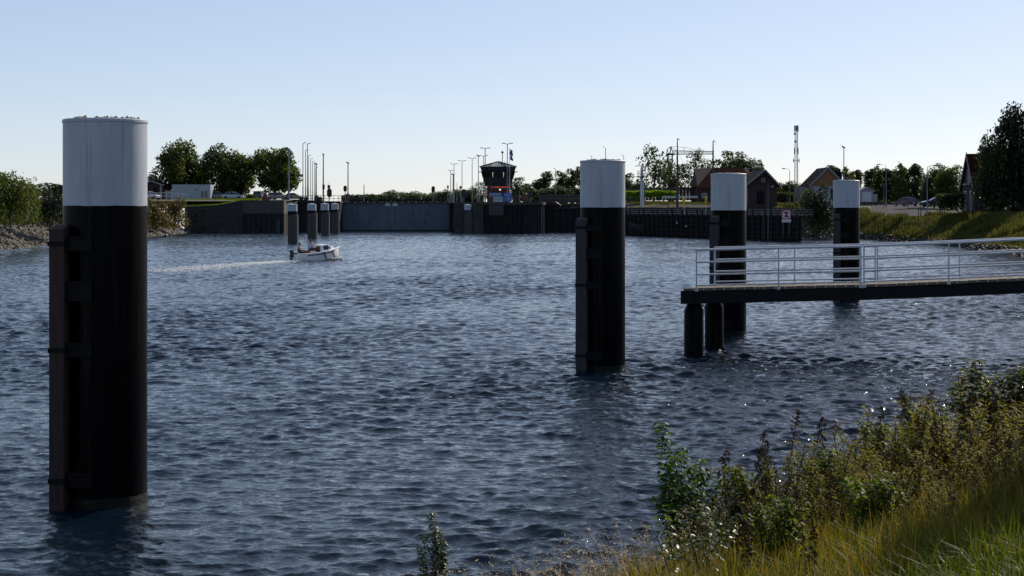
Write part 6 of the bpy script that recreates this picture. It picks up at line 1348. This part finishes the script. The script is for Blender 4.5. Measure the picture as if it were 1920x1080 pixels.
cane_bush('lobed_leaf_bush', 1850, 21.6, 'tall bush with bright lobed leaves at the right edge of the near bank', 'bush',
          [(1828, 674, 0), (1812, 690, -.1), (1795, 718, 0), (1840, 700, .2), (1862, 705, 0), (1885, 700, .1), (1908, 688, .2), (1925, 692, 0), (1940, 680, 0), (1780, 740, -.2), (1810, 740, -.3), (1835, 735, -.3), (1870, 735, -.3), (1900, 730, -.3), (1930, 735, -.2), (1960, 690, .2)], m_maple, .15, 4, True)
cane_bush('young_sapling', 812, 14.5, 'small lone leafy sapling at the water edge, bottom centre', 'sapling', [(808, 960, 0), (824, 992, .05), (795, 1003, 0), (832, 1012, -.05), (788, 1024, 0), (834, 1040, -.05), (796, 1052, .03), (816, 1000, .1)], leafmat('sapling_leaves', [(0.02, 0.04, 0.008), (0.045, 0.075, 0.012), (0.08, 0.08, 0.025)], 0.4, 0.4, 0.4), .06, 6)
cane_bush('ground_leaf_bush', 1300, 14.6, 'low broad-leaved green plant in the grass below the bramble', 'bush', [(1240, 950, 0), (1275, 960, 0), (1310, 940, .1), (1345, 965, 0), (1220, 985, -.1), (1375, 985, 0), (1290, 1000, -.3), (1330, 1010, -.3), (1255, 1015, -.3), (1400, 960, .3)], leafmat('ground_leaves', [(0.025, 0.045, 0.008), (0.05, 0.085, 0.012), (0.085, 0.12, 0.016)], 0.45, 0.4, 0.4), .11, 8, tri=False)

H0, R0, cm, tm, mat = PROTO['massive']
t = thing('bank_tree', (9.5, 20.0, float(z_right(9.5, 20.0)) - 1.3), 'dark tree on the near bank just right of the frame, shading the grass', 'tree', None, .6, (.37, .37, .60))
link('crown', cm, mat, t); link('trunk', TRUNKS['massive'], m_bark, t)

m_lw = leafmat('leafy_weed_leaves', [(0.03, 0.055, 0.006), (0.07, 0.11, 0.009), (0.13, 0.16, 0.014)], 0.6, 0.5, 0.2)
for k, (px, yt, Y, w, lab) in enumerate([(1405, 872, 17.4, 95, 'bright leafy green clump just right of the bramble'), (1545, 838, 18.0, 95, 'bright leafy clump below the dark weed spikes, middle of the bank growth'), (1655, 790, 19.3, 90, 'bright leafy clump among golden weeds left of the lobed leaf bush'), (1745, 748, 20.4, 85, 'bright leafy clump touching the left of the lobed leaf bush'), (1470, 925, 14.2, 110, 'low leafy green clump in the grass at lower right'), (1640, 880, 15.0, 120, 'low leafy green clump below the golden weeds, lower right')]):
    rq = random.Random(60 + k)
    cane_bush('leafy_weed', px, Y, lab, 'weed', [(px + rq.uniform(-w / 2, w / 2), yt + abs(rq.gauss(0, 1)) * 38, rq.uniform(-.4, .4)) for _ in range(16)], m_lw, .085, 70 + k)
